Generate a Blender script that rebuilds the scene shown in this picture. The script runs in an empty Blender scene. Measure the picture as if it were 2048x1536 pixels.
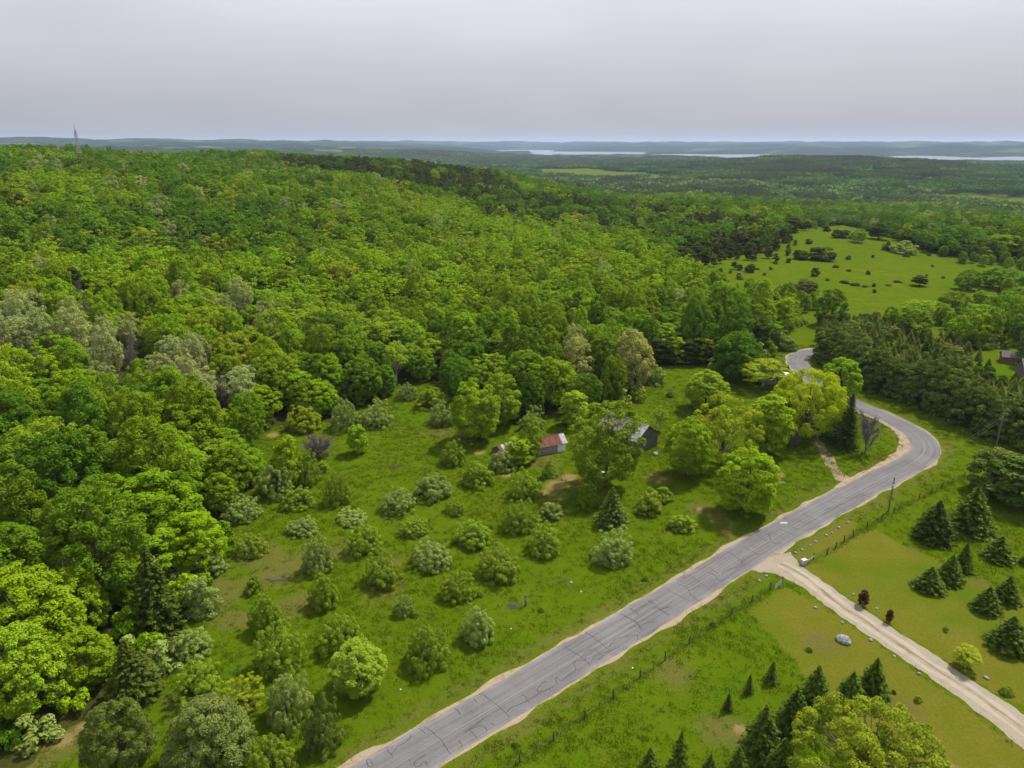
import bpy, math, random
import numpy as np
from mathutils import Vector, Matrix

# ------------------------------------------------------------------ camera, sky, sun
sc = bpy.context.scene
COL = sc.collection
F = 1420.0                      # focal length in pixels of the 2048 px wide photograph
H = 70.0                        # drone height above the road
PITCH = math.atan((768 - 285) / F)
cam_d = bpy.data.cameras.new('camera')
cam = bpy.data.objects.new('camera', cam_d)
COL.objects.link(cam)
cam.location = (0, 0, H)
cam.rotation_euler = (math.pi / 2 - PITCH, 0, 0)
cam_d.sensor_width = 36.0
cam_d.lens = 36.0 * F / 2048.0
cam_d.clip_start = 0.5
cam_d.clip_end = 60000
sc.camera = cam

SUN_AZ = math.radians(50)       # to the right of straight ahead
SUN_EL = math.radians(56)
world = bpy.data.worlds.new('World')
sc.world = world
world.use_nodes = True
wn = world.node_tree
wn.nodes.clear()
def N(t, typ, **kw):
    n = t.nodes.new(typ)
    for k, v in kw.items():
        setattr(n, k, v)
    return n
w_out = N(wn, 'ShaderNodeOutputWorld')
w_bg = N(wn, 'ShaderNodeBackground')
sky = N(wn, 'ShaderNodeTexSky', sky_type='NISHITA', sun_disc=False)
sky.sun_elevation = SUN_EL
sky.sun_rotation = SUN_AZ
sky.dust_density = 3.0
w_tc = N(wn, 'ShaderNodeTexCoord')
w_map = N(wn, 'ShaderNodeMapping')
w_map.inputs['Scale'].default_value = (1.0, 1.0, 3.2)
w_no = N(wn, 'ShaderNodeTexNoise')
w_no.inputs['Scale'].default_value = 1.7
w_no.inputs['Detail'].default_value = 4
w_no.inputs['Roughness'].default_value = 0.5
w_ramp = N(wn, 'ShaderNodeMix', data_type='RGBA')
w_ramp.inputs[6].default_value = (4.95, 5.0, 5.66, 1)      # thinner, greyer cloud
w_ramp.inputs[7].default_value = (6.5, 6.54, 7.12, 1)      # thicker, brighter cloud
w_mix = N(wn, 'ShaderNodeMix', data_type='RGBA')
w_mix.inputs[0].default_value = 0.9                         # cloud cover
wn.links.new(w_tc.outputs['Generated'], w_map.inputs['Vector'])
wn.links.new(w_map.outputs['Vector'], w_no.inputs['Vector'])
w_c = N(wn, 'ShaderNodeMapRange')
w_c.inputs['From Min'].default_value = 0.3
w_c.inputs['From Max'].default_value = 0.7
wn.links.new(w_no.outputs['Fac'], w_c.inputs['Value'])
wn.links.new(w_c.outputs['Result'], w_ramp.inputs[0])
wn.links.new(sky.outputs['Color'], w_mix.inputs[6])
wn.links.new(w_ramp.outputs[2], w_mix.inputs[7])
w_sx = N(wn, 'ShaderNodeSeparateXYZ')
wn.links.new(w_tc.outputs['Generated'], w_sx.inputs[0])
w_el = N(wn, 'ShaderNodeMapRange', interpolation_type='SMOOTHSTEP')      # overcast sky is brighter overhead than at the horizon
for k_, q_ in zip(('From Min', 'From Max', 'To Min', 'To Max'), (-.05, .32, .87, 1.55)): w_el.inputs[k_].default_value = q_
wn.links.new(w_sx.outputs[2], w_el.inputs['Value'])
w_vm = N(wn, 'ShaderNodeVectorMath', operation='SCALE')
wn.links.new(w_mix.outputs[2], w_vm.inputs[0]); wn.links.new(w_el.outputs['Result'], w_vm.inputs['Scale'])
wn.links.new(w_vm.outputs[0], w_bg.inputs['Color'])
w_bg.inputs['Strength'].default_value = 0.0765
wn.links.new(w_bg.outputs['Background'], w_out.inputs['Surface'])

sun_d = bpy.data.lights.new('sun', 'SUN')
sun_d.energy = 4.6
sun_d.angle = math.radians(5)
sun_d.color = (1.0, 0.95, 0.86)
sun = bpy.data.objects.new('sun', sun_d)
COL.objects.link(sun)
sv = Vector((math.sin(SUN_AZ) * math.cos(SUN_EL), math.cos(SUN_AZ) * math.cos(SUN_EL), math.sin(SUN_EL)))
sun.rotation_euler = (-sv).to_track_quat('-Z', 'Y').to_euler()
sun.location = sv * 300

sc.view_settings.view_transform = 'Standard'
sc.view_settings.look = 'None'
sc.view_settings.exposure = 0.32
sc.view_settings.gamma = 1.0
sc.view_settings.use_curve_mapping = False
cy = sc.cycles
cy.max_bounces = 6
cy.diffuse_bounces = 3
cy.glossy_bounces = 2
cy.transmission_bounces = 3
cy.volume_bounces = 1
cy.transparent_max_bounces = 4
cy.use_denoising = True
cy.sample_clamp_indirect = 4.0

# ------------------------------------------------------------------ pixels, projection, terrain
CP, SP = math.cos(PITCH), math.sin(PITCH)
def ray(px, py):
    a = (px - 1024) / F
    b = (768 - py) / F
    return np.array([a, CP + b * SP, -SP + b * CP])
def proj(x, y, z):
    x = np.asarray(x, float); y = np.asarray(y, float); z = np.asarray(z, float) - H
    dep = y * CP - z * SP
    up = y * SP + z * CP
    ok = dep > 1.0
    d = np.where(ok, dep, 1.0)
    return np.where(ok, 1024 + F * x / d, -9999), np.where(ok, 768 - F * up / d, 99999), dep

AZ = np.radians([-45, -34, -25, -15, -7, 0, 8, 16, 25, 34, 45])
DD = np.log([60, 150, 250, 400, 600, 850, 1200, 1800, 2600, 3600, 5000, 6500, 9000, 11500, 14000, 20000, 30000])
ZZ = np.array([
    [0, 0, 0, 0, 0, 0, 0, 0, 0, 0, 0],
    [4, 3, 1, 0, 0, 0, 0, 0, 0, 0, 0],
    [14, 12, 8, 4, 2, 0, 0, 0, 0, 0, 0],
    [26, 24, 18, 11, 6, 2, 0, 0, 0, 0, -1],
    [39, 37, 31, 24, 16, 7, -1, -3, -4, -6, -7],
    [45, 45, 42, 38, 27, 8, -6, -12, -14, -16, -18],
    [34, 36, 38, 33, 20, 0, -22, -32, -36, -38, -40],
    [16, 10, 0, -12, -22, -40, -52, -58, -60, -60, -60],
    [0, -12, -25, -42, -50, -55, -52, -44, -38, -42, -45],
    [0, -20, -22, -42, -48, -52, -46, -28, -2, -38, -46],
    [0, 0, -10, -30, -34, -46, -52, -60, -58, -62, -70],
    [20, 20, 10, 0, -20, -46, -58, -68, -80, -78, -80],
    [60, 60, 40, 20, -10, -64, -74, -84, -78, -76, -74],
    [112, 110, 90, 50, -5, -77, -84, -24, 6, 10, 8],
    [128, 122, 100, 72, 20, -84, 6, 14, 26, 24, 18],
    [118, 112, 98, 84, 70, 62, 56, 58, 64, 68, 72],
    [110, 100, 90, 80, 70, 60, 55, 55, 60, 60, 60]], float)
LAKE_Z = -72.0
_rs = np.random.RandomState(5)
_wav = []
for wl, am in ((2400, 1.0), (1500, .8), (900, .6), (520, .45), (300, .35), (170, .25)):
    for k in range(3):
        th = _rs.rand() * math.pi * 2
        _wav.append((math.cos(th) * 2 * math.pi / wl, math.sin(th) * 2 * math.pi / wl, _rs.rand() * 6.28, am, wl))
def cr_w(t):
    return (-.5 * t + t * t - .5 * t ** 3, 1 - 2.5 * t * t + 1.5 * t ** 3, .5 * t + 2 * t * t - 1.5 * t ** 3, -.5 * t * t + .5 * t ** 3)
def height(x, y):
    x = np.asarray(x, float); y = np.asarray(y, float)
    d = np.maximum(np.hypot(x, y), 61.0)
    az = np.arctan2(x, y)
    a = np.clip(az, AZ[0], AZ[-1]); l = np.clip(np.log(d), DD[0], DD[-1])
    ia = np.clip(np.searchsorted(AZ, a, 'right') - 1, 0, len(AZ) - 2)
    il = np.clip(np.searchsorted(DD, l, 'right') - 1, 0, len(DD) - 2)
    ta = (a - AZ[ia]) / (AZ[ia + 1] - AZ[ia]); tl = (l - DD[il]) / (DD[il + 1] - DD[il])
    wa = cr_w(ta); wl = cr_w(tl)
    z = 0
    for i in range(4):
        ii = np.clip(il + i - 1, 0, len(DD) - 1)
        for j in range(4):
            jj = np.clip(ia + j - 1, 0, len(AZ) - 1)
            z = z + wl[i] * wa[j] * ZZ[ii, jj]
    n1 = 0; n2 = 0
    for kx, ky, ph, am, wlen in _wav:
        s = np.sin(kx * x + ky * y + ph) * am
        if wlen > 600: n2 = n2 + s
        else: n1 = n1 + s
    s1 = np.clip((d - 230) / 300, 0, 1)
    s2 = np.clip((d - 1800) / 3000, 0, 1)
    z = z + n1 * 4.2 * s1 + n2 * (4.5 + 6 * np.clip((d - 8500) / 4000, 0, 1)) * s2 * np.where(z < -80, 0.2, 1)
    # gully in the woodland hillside
    gx, gy = x + 150, y - 330
    u = gx * .8 + gy * .6; v = -gx * .6 + gy * .8
    z = z - 11 * np.exp(-(v / 34) ** 2 - (u / 150) ** 2)
    # yard, road and orchard are level
    bx = np.maximum(np.maximum(-62 - x, x - 190), 0); by = np.maximum(np.maximum(10 - y, y - 245), 0)
    m = np.clip(np.hypot(bx, by) / 70, 0, 1); m = m * m * (3 - 2 * m)
    back = np.clip((np.abs(az) - 1.2) / .9, 0, 1)
    return z * m * (1 - back)
def ground(px, py):
    d = ray(px, py)
    if d[2] > -0.004: d[2] = -0.004
    t = 30.0
    prev = t
    for k in range(4000):
        p = d * t
        hz = float(height(p[0], p[1]))
        if H + p[2] <= hz:
            lo, hi = prev, t
            for q in range(24):
                mid = .5 * (lo + hi); p = d * mid
                if H + p[2] <= float(height(p[0], p[1])): hi = mid
                else: lo = mid
            p = d * hi
            return np.array([p[0], p[1], float(height(p[0], p[1]))])
        prev = t
        t += max(1.0, t * .012)
    return np.array([p[0], p[1], float(height(p[0], p[1]))])
def flat(px, py, z=0.0):
    d = ray(px, py); t = (z - H) / d[2]
    return np.array([d[0] * t, d[1] * t, z])
def zat(P, px, py):
    d = ray(px, py); t = math.hypot(P[0], P[1]) / math.hypot(d[0], d[1])
    return H + d[2] * t
def mpp(P):
    return (P[1] * CP - (P[2] - H) * SP) / F
def inpoly(px, py, poly):
    px = np.asarray(px, float); py = np.asarray(py, float)
    r = np.zeros(px.shape, bool)
    n = len(poly)
    for i in range(n):
        x1, y1 = poly[i]; x2, y2 = poly[(i + 1) % n]
        if y1 == y2: continue
        c = ((y1 > py) != (y2 > py)) & (px < (x2 - x1) * (py - y1) / (y2 - y1) + x1)
        r ^= c
    return r
def polydist(x, y, pts):
    """distance of points to a polyline"""
    best = np.full(np.shape(x), 1e9)
    for (x1, y1), (x2, y2) in zip(pts[:-1], pts[1:]):
        dx, dy = x2 - x1, y2 - y1
        t = np.clip(((x - x1) * dx + (y - y1) * dy) / (dx * dx + dy * dy + 1e-9), 0, 1)
        best = np.minimum(best, np.hypot(x - x1 - t * dx, y - y1 - t * dy))
    return best
def smooth_line(pts, step=1.5):
    pts = [np.array(p[:2], float) for p in pts]
    out = []
    for i in range(len(pts) - 1):
        p0 = pts[max(i - 1, 0)]; p1 = pts[i]; p2 = pts[i + 1]; p3 = pts[min(i + 2, len(pts) - 1)]
        n = max(2, int(np.linalg.norm(p2 - p1) / step))
        for k in range(n):
            w = cr_w(k / n); out.append(p0 * w[0] + p1 * w[1] + p2 * w[2] + p3 * w[3])
    out.append(pts[-1])
    return np.array(out)

# ------------------------------------------------------------------ mesh and object helpers
def link(o, parent=None):
    COL.objects.link(o)
    if parent is not None: o.parent = parent
    return o
def tag(o, label=None, cat=None, group=None, kind=None):
    if label: o['label'] = label
    if cat: o['category'] = cat
    if group: o['group'] = group
    if kind: o['kind'] = kind
    return o
def raw_mesh(name, v, f, mats, mi=None, smooth=False, attr=None):
    """v (n,3); f list or array of equal-length faces"""
    me = bpy.data.meshes.new(name)
    v = np.asarray(v, np.float32)
    if isinstance(f, np.ndarray):
        k = f.shape[1]; n = len(f)
        me.vertices.add(len(v)); me.vertices.foreach_set('co', v.ravel())
        me.loops.add(n * k); me.loops.foreach_set('vertex_index', f.astype(np.int32).ravel())
        me.polygons.add(n); me.polygons.foreach_set('loop_start', np.arange(0, n * k, k, dtype=np.int32))
        me.update(calc_edges=True)
    else:
        me.from_pydata(v.tolist(), [], f); me.update()
    for m in (mats if isinstance(mats, (list, tuple)) else [mats]): me.materials.append(m)
    if mi is not None: me.polygons.foreach_set('material_index', np.asarray(mi, np.int32))
    if smooth: me.polygons.foreach_set('use_smooth', np.ones(len(me.polygons), bool))
    if attr:
        for an, (dom, dat) in attr.items():
            dat = np.asarray(dat, np.float32)
            if dat.ndim == 1:
                a = me.attributes.new(an, 'FLOAT', dom); a.data.foreach_set('value', dat)
            else:
                a = me.attributes.new(an, 'FLOAT_COLOR', dom); a.data.foreach_set('color', dat.ravel())
    return me
def obj(name, me, parent=None):
    return link(bpy.data.objects.new(name, me), parent)
def empty(name, loc=(0, 0, 0), rz=0, scale=(1, 1, 1)):
    o = bpy.data.objects.new(name, None)
    o.empty_display_size = .3
    o.location = [float(q) for q in loc]; o.rotation_euler = (0, 0, rz); o.scale = [float(q) for q in scale]
    return link(o)
class MB:
    def __init__(s): s.v = []; s.f = []
    def box(s, c, d, R=None):
        b = len(s.v)
        for x in (-.5, .5):
            for y in (-.5, .5):
                for z in (-.5, .5):
                    p = Vector((x * d[0], y * d[1], z * d[2]))
                    if R is not None: p = R @ p
                    s.v.append((c[0] + p[0], c[1] + p[1], c[2] + p[2]))
        for q in ((0, 1, 3, 2), (4, 6, 7, 5), (0, 4, 5, 1), (2, 3, 7, 6), (0, 2, 6, 4), (1, 5, 7, 3)): s.f.append(tuple(b + i for i in q))
        return s
    def tube(s, pts, rad, n=6, cap=True):
        b = len(s.v)
        pts = [Vector(p) for p in pts]
        if not hasattr(rad, '__len__'): rad = [rad] * len(pts)
        for i, p in enumerate(pts):
            t = (pts[min(i + 1, len(pts) - 1)] - pts[max(i - 1, 0)]).normalized()
            a = t.cross(Vector((0, 1, 0)) if abs(t.y) < .9 else Vector((1, 0, 0))).normalized(); c = t.cross(a)
            for k in range(n):
                th = 2 * math.pi * k / n
                s.v.append(tuple(p + (a * math.cos(th) + c * math.sin(th)) * rad[i]))
        for i in range(len(pts) - 1):
            for k in range(n):
                s.f.append((b + i * n + k, b + i * n + (k + 1) % n, b + (i + 1) * n + (k + 1) % n, b + (i + 1) * n + k))
        if cap:
            s.f.append(tuple(b + k for k in range(n))[::-1]); e = b + (len(pts) - 1) * n
            s.f.append(tuple(e + k for k in range(n)))
        return s
    def quad(s, *p):
        b = len(s.v); s.v += [tuple(q) for q in p]; s.f.append(tuple(range(b, b + len(p)))); return s
    def mesh(s, name, mat, smooth=False): return raw_mesh(name, s.v, s.f, mat, smooth=smooth)
    def build(s, name, mat, parent=None, smooth=False): return obj(name, s.mesh(name, mat, smooth), parent)

# ------------------------------------------------------------------ materials
def mat(name):
    m = bpy.data.materials.new(name); m.use_nodes = True
    t = m.node_tree; t.nodes.clear()
    return m, t, N(t, 'ShaderNodeOutputMaterial')
def noise(t, scale, detail=3, rough=.55, vec=None, dist=0):
    n = N(t, 'ShaderNodeTexNoise')
    n.inputs['Scale'].default_value = scale; n.inputs['Detail'].default_value = detail
    n.inputs['Roughness'].default_value = rough; n.inputs['Distortion'].default_value = dist
    if vec is not None: t.links.new(vec, n.inputs['Vector'])
    return n.outputs['Fac']
def mrange(t, val, a, b, c=0., d=1.):
    n = N(t, 'ShaderNodeMapRange')
    for k, q in zip(('From Min', 'From Max', 'To Min', 'To Max'), (a, b, c, d)): n.inputs[k].default_value = q
    t.links.new(val, n.inputs['Value'])
    return n.outputs['Result']
def mixc(t, fac, a, b, blend='MIX'):
    n = N(t, 'ShaderNodeMix', data_type='RGBA', blend_type=blend)
    for i, q in ((0, fac), (6, a), (7, b)):
        if hasattr(q, 'is_output'): t.links.new(q, n.inputs[i])
        elif i == 0: n.inputs[0].default_value = q
        else: n.inputs[i].default_value = (*q, 1)
    return n.outputs[2]
def math_(t, op, a, b=None):
    n = N(t, 'ShaderNodeMath', operation=op)
    for i, q in ((0, a), (1, b)):
        if q is None: continue
        if hasattr(q, 'is_output'): t.links.new(q, n.inputs[i])
        else: n.inputs[i].default_value = q
    return n.outputs[0]
def principled(t, out, col, rough=.8, spec=.3, bump=None, bstr=.3, bdist=.05, metal=0):
    p = N(t, 'ShaderNodeBsdfPrincipled')
    if hasattr(col, 'is_output'): t.links.new(col, p.inputs['Base Color'])
    else: p.inputs['Base Color'].default_value = (*col, 1)
    p.inputs['Roughness'].default_value = rough
    p.inputs['Specular IOR Level'].default_value = spec
    p.inputs['Metallic'].default_value = metal
    if bump is not None:
        b = N(t, 'ShaderNodeBump'); b.inputs['Strength'].default_value = bstr; b.inputs['Distance'].default_value = bdist
        t.links.new(bump, b.inputs['Height']); t.links.new(b.outputs['Normal'], p.inputs['Normal'])
    t.links.new(p.outputs[0], out.inputs['Surface'])
    return p
def foliage(name, c1, c2, trans=.28, var=.26, hl=-.02, hh=.02, gloss=.004, c3=None, boost=(1.03, 1.10, .62)):
    """leaves: colour differs from leaf to leaf, from clump to clump and from tree to tree"""
    m, t, out = mat(name)
    c1, c2 = [tuple(a * b for a, b in zip(q, boost)) for q in (c1, c2)]
    if c3: c3 = tuple(a * b for a, b in zip(c3, boost))
    at = N(t, 'ShaderNodeAttribute', attribute_name='tint')
    oi = N(t, 'ShaderNodeObjectInfo')
    col = mixc(t, at.outputs['Fac'], c1, c2)
    if c3 is not None:
        nz = noise(t, .012, 3, .6, oi.outputs['Location'])
        col = mixc(t, mrange(t, nz, .42, .6), col, c3)
    hsv = N(t, 'ShaderNodeHueSaturation')
    t.links.new(mrange(t, oi.outputs['Random'], 0, 1, .5 + hl, .5 + hh), hsv.inputs['Hue'])
    r2 = math_(t, 'FRACT', math_(t, 'MULTIPLY', oi.outputs['Random'], 7.31))
    val = mrange(t, r2, 0, 1, 1 - var, 1 + var)
    t.links.new(val, hsv.inputs['Value'])
    t.links.new(col, hsv.inputs['Color'])
    d = N(t, 'ShaderNodeBsdfDiffuse'); tr = N(t, 'ShaderNodeBsdfTranslucent')
    t.links.new(hsv.outputs[0], d.inputs[0])
    tc = mixc(t, 1.0, hsv.outputs[0], (1.1, 1.1, .55), 'MULTIPLY')
    t.links.new(tc, tr.inputs[0])
    mx = N(t, 'ShaderNodeMixShader'); mx.inputs[0].default_value = trans
    t.links.new(d.outputs[0], mx.inputs[1]); t.links.new(tr.outputs[0], mx.inputs[2])
    g = N(t, 'ShaderNodeBsdfGlossy'); g.inputs['Roughness'].default_value = .45
    m2 = N(t, 'ShaderNodeMixShader'); m2.inputs[0].default_value = gloss
    t.links.new(mx.outputs[0], m2.inputs[1]); t.links.new(g.outputs[0], m2.inputs[2])
    t.links.new(m2.outputs[0], out.inputs['Surface'])
    return m
M = {}
M['maple'] = foliage('maple_leaves', (.090, .165, .007), (.230, .340, .012), c3=(.185, .280, .012), hl=-.016, hh=.008)
M['maple_dark'] = foliage('dark_maple_leaves', (.060, .128, .010), (.150, .250, .014), hl=-.012, hh=.01)
M['maple_bright'] = foliage('bright_maple_leaves', (.130, .215, .007), (.275, .385, .012), var=.12, hl=-.012, hh=.008)
M['yellow'] = foliage('yellow_green_leaves', (.185, .225, .012), (.340, .370, .026), var=.15, hl=-.012, hh=.012)
M['willow'] = foliage('willow_leaves', (.250, .310, .008), (.430, .480, .014), var=.05, hl=-.003, hh=.003, trans=.5)
M['straw'] = foliage('flowering_oak_leaves', (.255, .275, .060), (.465, .465, .140), boost=(1, 1, .9), var=.1, hl=-.01, hh=.01)
M['aspen'] = foliage('pale_aspen_leaves', (.190, .235, .055), (.370, .410, .150), boost=(1, 1, 1), var=.16, hl=-.01, hh=.01)
M['poplar'] = foliage('poplar_leaves', (.130, .215, .014), (.265, .360, .026), var=.15, hl=-.012, hh=.008)
M['apple'] = foliage('apple_leaves', (.115, .180, .012), (.270, .360, .030), boost=(1, 1.04, .8), var=.14, hl=-.010, hh=.008)
M['blossom'] = foliage('blossoming_apple_leaves', (.140, .215, .026), (.320, .400, .100), boost=(1, 1, .95), var=.12, hl=-.008, hh=.008)
M['pine'] = foliage('red_pine_needles', (.040, .056, .012), (.086, .104, .022), trans=.2, var=.2, hl=-.03, hh=.01)
M['white_pine'] = foliage('white_pine_needles', (.052, .086, .022), (.150, .190, .052), trans=.22, var=.15, hl=-.02, hh=.01)
M['spruce'] = foliage('spruce_needles', (.036, .072, .014), (.125, .175, .030), trans=.2, var=.15, hl=-.015, hh=.01)
M['spruce_dark'] = foliage('dark_spruce_needles', (.036, .056, .012), (.088, .112, .022), trans=.2, var=.15, hl=-.015, hh=.01)
M['far_wood'] = foliage('far_wood_leaves', (.022, .048, .010), (.072, .118, .018), var=.35)
M['purple'] = foliage('purple_leaves', (.040, .012, .016), (.095, .030, .034), var=.1)
M['grass'] = foliage('grass_blades', (.105, .165, .006), (.200, .275, .014), trans=.5, var=.18, hl=-.012, hh=.008, boost=(.8, .8, .7))
def wood(name, c1, c2, sc_=3):
    m, t, out = mat(name)
    tc = N(t, 'ShaderNodeTexCoord')
    mp = N(t, 'ShaderNodeMapping'); mp.inputs['Scale'].default_value = (1, 1, .15); t.links.new(tc.outputs['Object'], mp.inputs['Vector'])
    n = noise(t, sc_, 4, .6, mp.outputs[0])
    principled(t, out, mixc(t, mrange(t, n, .3, .7), c1, c2), .9, .15, n, .5, .03)
    return m
M['bark'] = wood('bark', (.075, .058, .042), (.15, .125, .10))
M['bark_pale'] = wood('pale_bark', (.26, .25, .21), (.48, .46, .41), 2)
M['twig'] = wood('grey_twigs', (.13, .108, .095), (.22, .19, .165))
M['weathered'] = wood('weathered_boards', (.070, .066, .062), (.17, .16, .15), 5)
M['brown_wood'] = wood('brown_boards', (.10, .055, .03), (.20, .12, .07), 5)
M['post'] = wood('fence_post_wood', (.055, .045, .036), (.12, .10, .085), 6)
M['pole'] = wood('utility_pole_wood', (.10, .095, .088), (.20, .19, .175), 4)

# ------------------------------------------------------------------ layout lines and zones (from the photograph's pixels)
ROAD_PX = [(600, 1660), (785, 1536), (1028, 1390), (1230, 1269), (1395, 1168), (1550, 1074), (1680, 1001), (1718, 981), (1775, 951), (1822, 927), (1846, 908), (1849, 890), (1836, 872), (1805, 850), (1758, 828), (1718, 812), (1670, 788), (1630, 762), (1603, 737), (1594, 720), (1606, 709), (1650, 700)]
ROAD = smooth_line([flat(*p) for p in ROAD_PX], 1.2)
ROAD_W = 6.5
DRIVE_PX = [(1500, 1139), (1527, 1122), (1552, 1112), (1580, 1104), (1588, 1115), (1600, 1131), (1639, 1155), (1700, 1196), (1795, 1260), (1870, 1306), (1951, 1362), (2048, 1424), (2160, 1490), (2160, 1600), (2048, 1506), (1990, 1458), (1912, 1397), (1840, 1344), (1756, 1288), (1690, 1243), (1639, 1205), (1600, 1175), (1568, 1155), (1540, 1145), (1518, 1146)]
CLEAR_A = [(60, 1700), (40, 1560), (90, 1490), (175, 1435), (330, 1350), (345, 1290), (400, 1190), (450, 1130), (448, 1040), (490, 960), (505, 880), (560, 850), (650, 845), (770, 800), (790, 775), (870, 760), (930, 810), (1000, 850), (1100, 830), (1200, 825), (1290, 800), (1300, 735), (1410, 728), (1440, 760), (1500, 750), (1545, 715), (1550, 685), (1590, 655), (1640, 640), (1750, 640), (1960, 700), (2100, 690), (2900, 700), (2900, 2600), (60, 2600)]
FIELD = [(1395, 520), (1470, 512), (1545, 505), (1560, 472), (1600, 456), (1690, 450), (1760, 470), (1830, 490), (1870, 510), (2070, 530), (2300, 545), (2300, 650), (1990, 640), (1930, 655), (1900, 670), (1830, 680), (1740, 660), (1690, 652), (1640, 650), (1560, 642), (1500, 628), (1430, 606), (1375, 560)]
HEDGE = [(1640, 640), (1750, 640), (1960, 700), (2100, 740), (2500, 900), (2500, 1040), (2060, 905), (1900, 858), (1720, 775), (1640, 700)]
PINE_A = [(540, 305), (700, 312), (850, 335), (960, 350), (1040, 400), (1040, 460), (900, 420), (740, 380), (580, 360)]
PINE_B = [(940, 405), (1130, 400), (1290, 430), (1500, 462), (1590, 485), (1575, 545), (1400, 570), (1360, 545), (1290, 515), (1160, 495), (980, 470)]
ASPEN = [(-60, 640), (130, 680), (350, 760), (520, 800), (490, 880), (300, 850), (-60, 780)]
ASPEN2 = [(340, 640), (560, 660), (560, 730), (380, 720)]
POPLAR = [(560, 690), (860, 690), (900, 750), (700, 790), (560, 770)]
LAWN = [[(1605, 1135), (1660, 1100), (1722, 1068), (1745, 1058), (1762, 1062), (1800, 1088), (1865, 1115), (1930, 1150), (2000, 1180), (2300, 1260), (2300, 1700), (2160, 1490), (1951, 1362), (1795, 1258)],
        [(1494, 1222), (1570, 1172), (1640, 1208), (1756, 1290), (1912, 1400), (2048, 1508), (2200, 1640), (1800, 1800), (1650, 1440), (1600, 1335), (1540, 1268)],
        [(1583, 1122), (1600, 1090), (1690, 1036), (1712, 1044), (1705, 1070), (1612, 1128)]]
DRY = [(330, 1290, 40), (440, 1190, 60), (520, 1110, 50), (560, 1140, 60), (600, 1210, 45), (470, 1240, 40), (780, 1130, 30), (690, 1100, 40), (770, 1180, 40), (880, 865, 30), (920, 875, 26), (1090, 925, 36), (1130, 965, 40), (1110, 990, 36), (1320, 960, 30), (1400, 1015, 30), (1440, 1040, 30), (1270, 800, 20), (700, 1330, 40), (1170, 1300, 20), (1440, 1460, 46), (1480, 1470, 40), (1420, 1190, 40), (1350, 1350, 40), (1800, 1420, 40), (1640, 1290, 40), (1980, 1075, 18), (1830, 1100, 16), (1960, 1165, 20), (1850, 1490, 30), (130, 1480, 60), (60, 1520, 60), (350, 1400, 30), (1520, 930, 18)]
DIRT = [(1110, 970, 26), (1140, 955, 20), (1090, 985, 16), (1560, 950, 13), (1563, 965, 10), (1553, 935, 9), (1325, 958, 12), (1400, 1018, 12), (1455, 1067, 16), (960, 905, 16), (1015, 950, 14), (170, 1452, 22), (130, 1480, 26), (1870, 1518, 24), (1900, 1540, 26), (1480, 1460, 18), (1985, 1072, 10), (545, 870, 16), (1270, 803, 9), (1300, 960, 10), (1420, 1030, 10)]
def blob(x, y, lst, grow=1.0):
    r = np.zeros(np.shape(x))
    for px, py, w in lst:
        P = flat(px, py); R = w * mpp(P) * grow
        r = np.maximum(r, np.exp(-(((x - P[0]) ** 2 + (y - P[1]) ** 2) / (R * R)) * 1.2))
    return r
DRIVE = [flat(*p)[:2] for p in DRIVE_PX]
TRACK = smooth_line([flat(*p) for p in [(1690, 962), (1668, 935), (1645, 900), (1630, 872)]], 1)
FENCE_S = [flat(*p) for p in [(900, 1615), (1040, 1525), (1280, 1357), (1463, 1229), (1564, 1167)]]
FENCE_N = [flat(*p) for p in [(1605, 1128), (1654, 1109), (1734, 1056), (1826, 1003), (1883, 976), (1928, 953)]]

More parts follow.
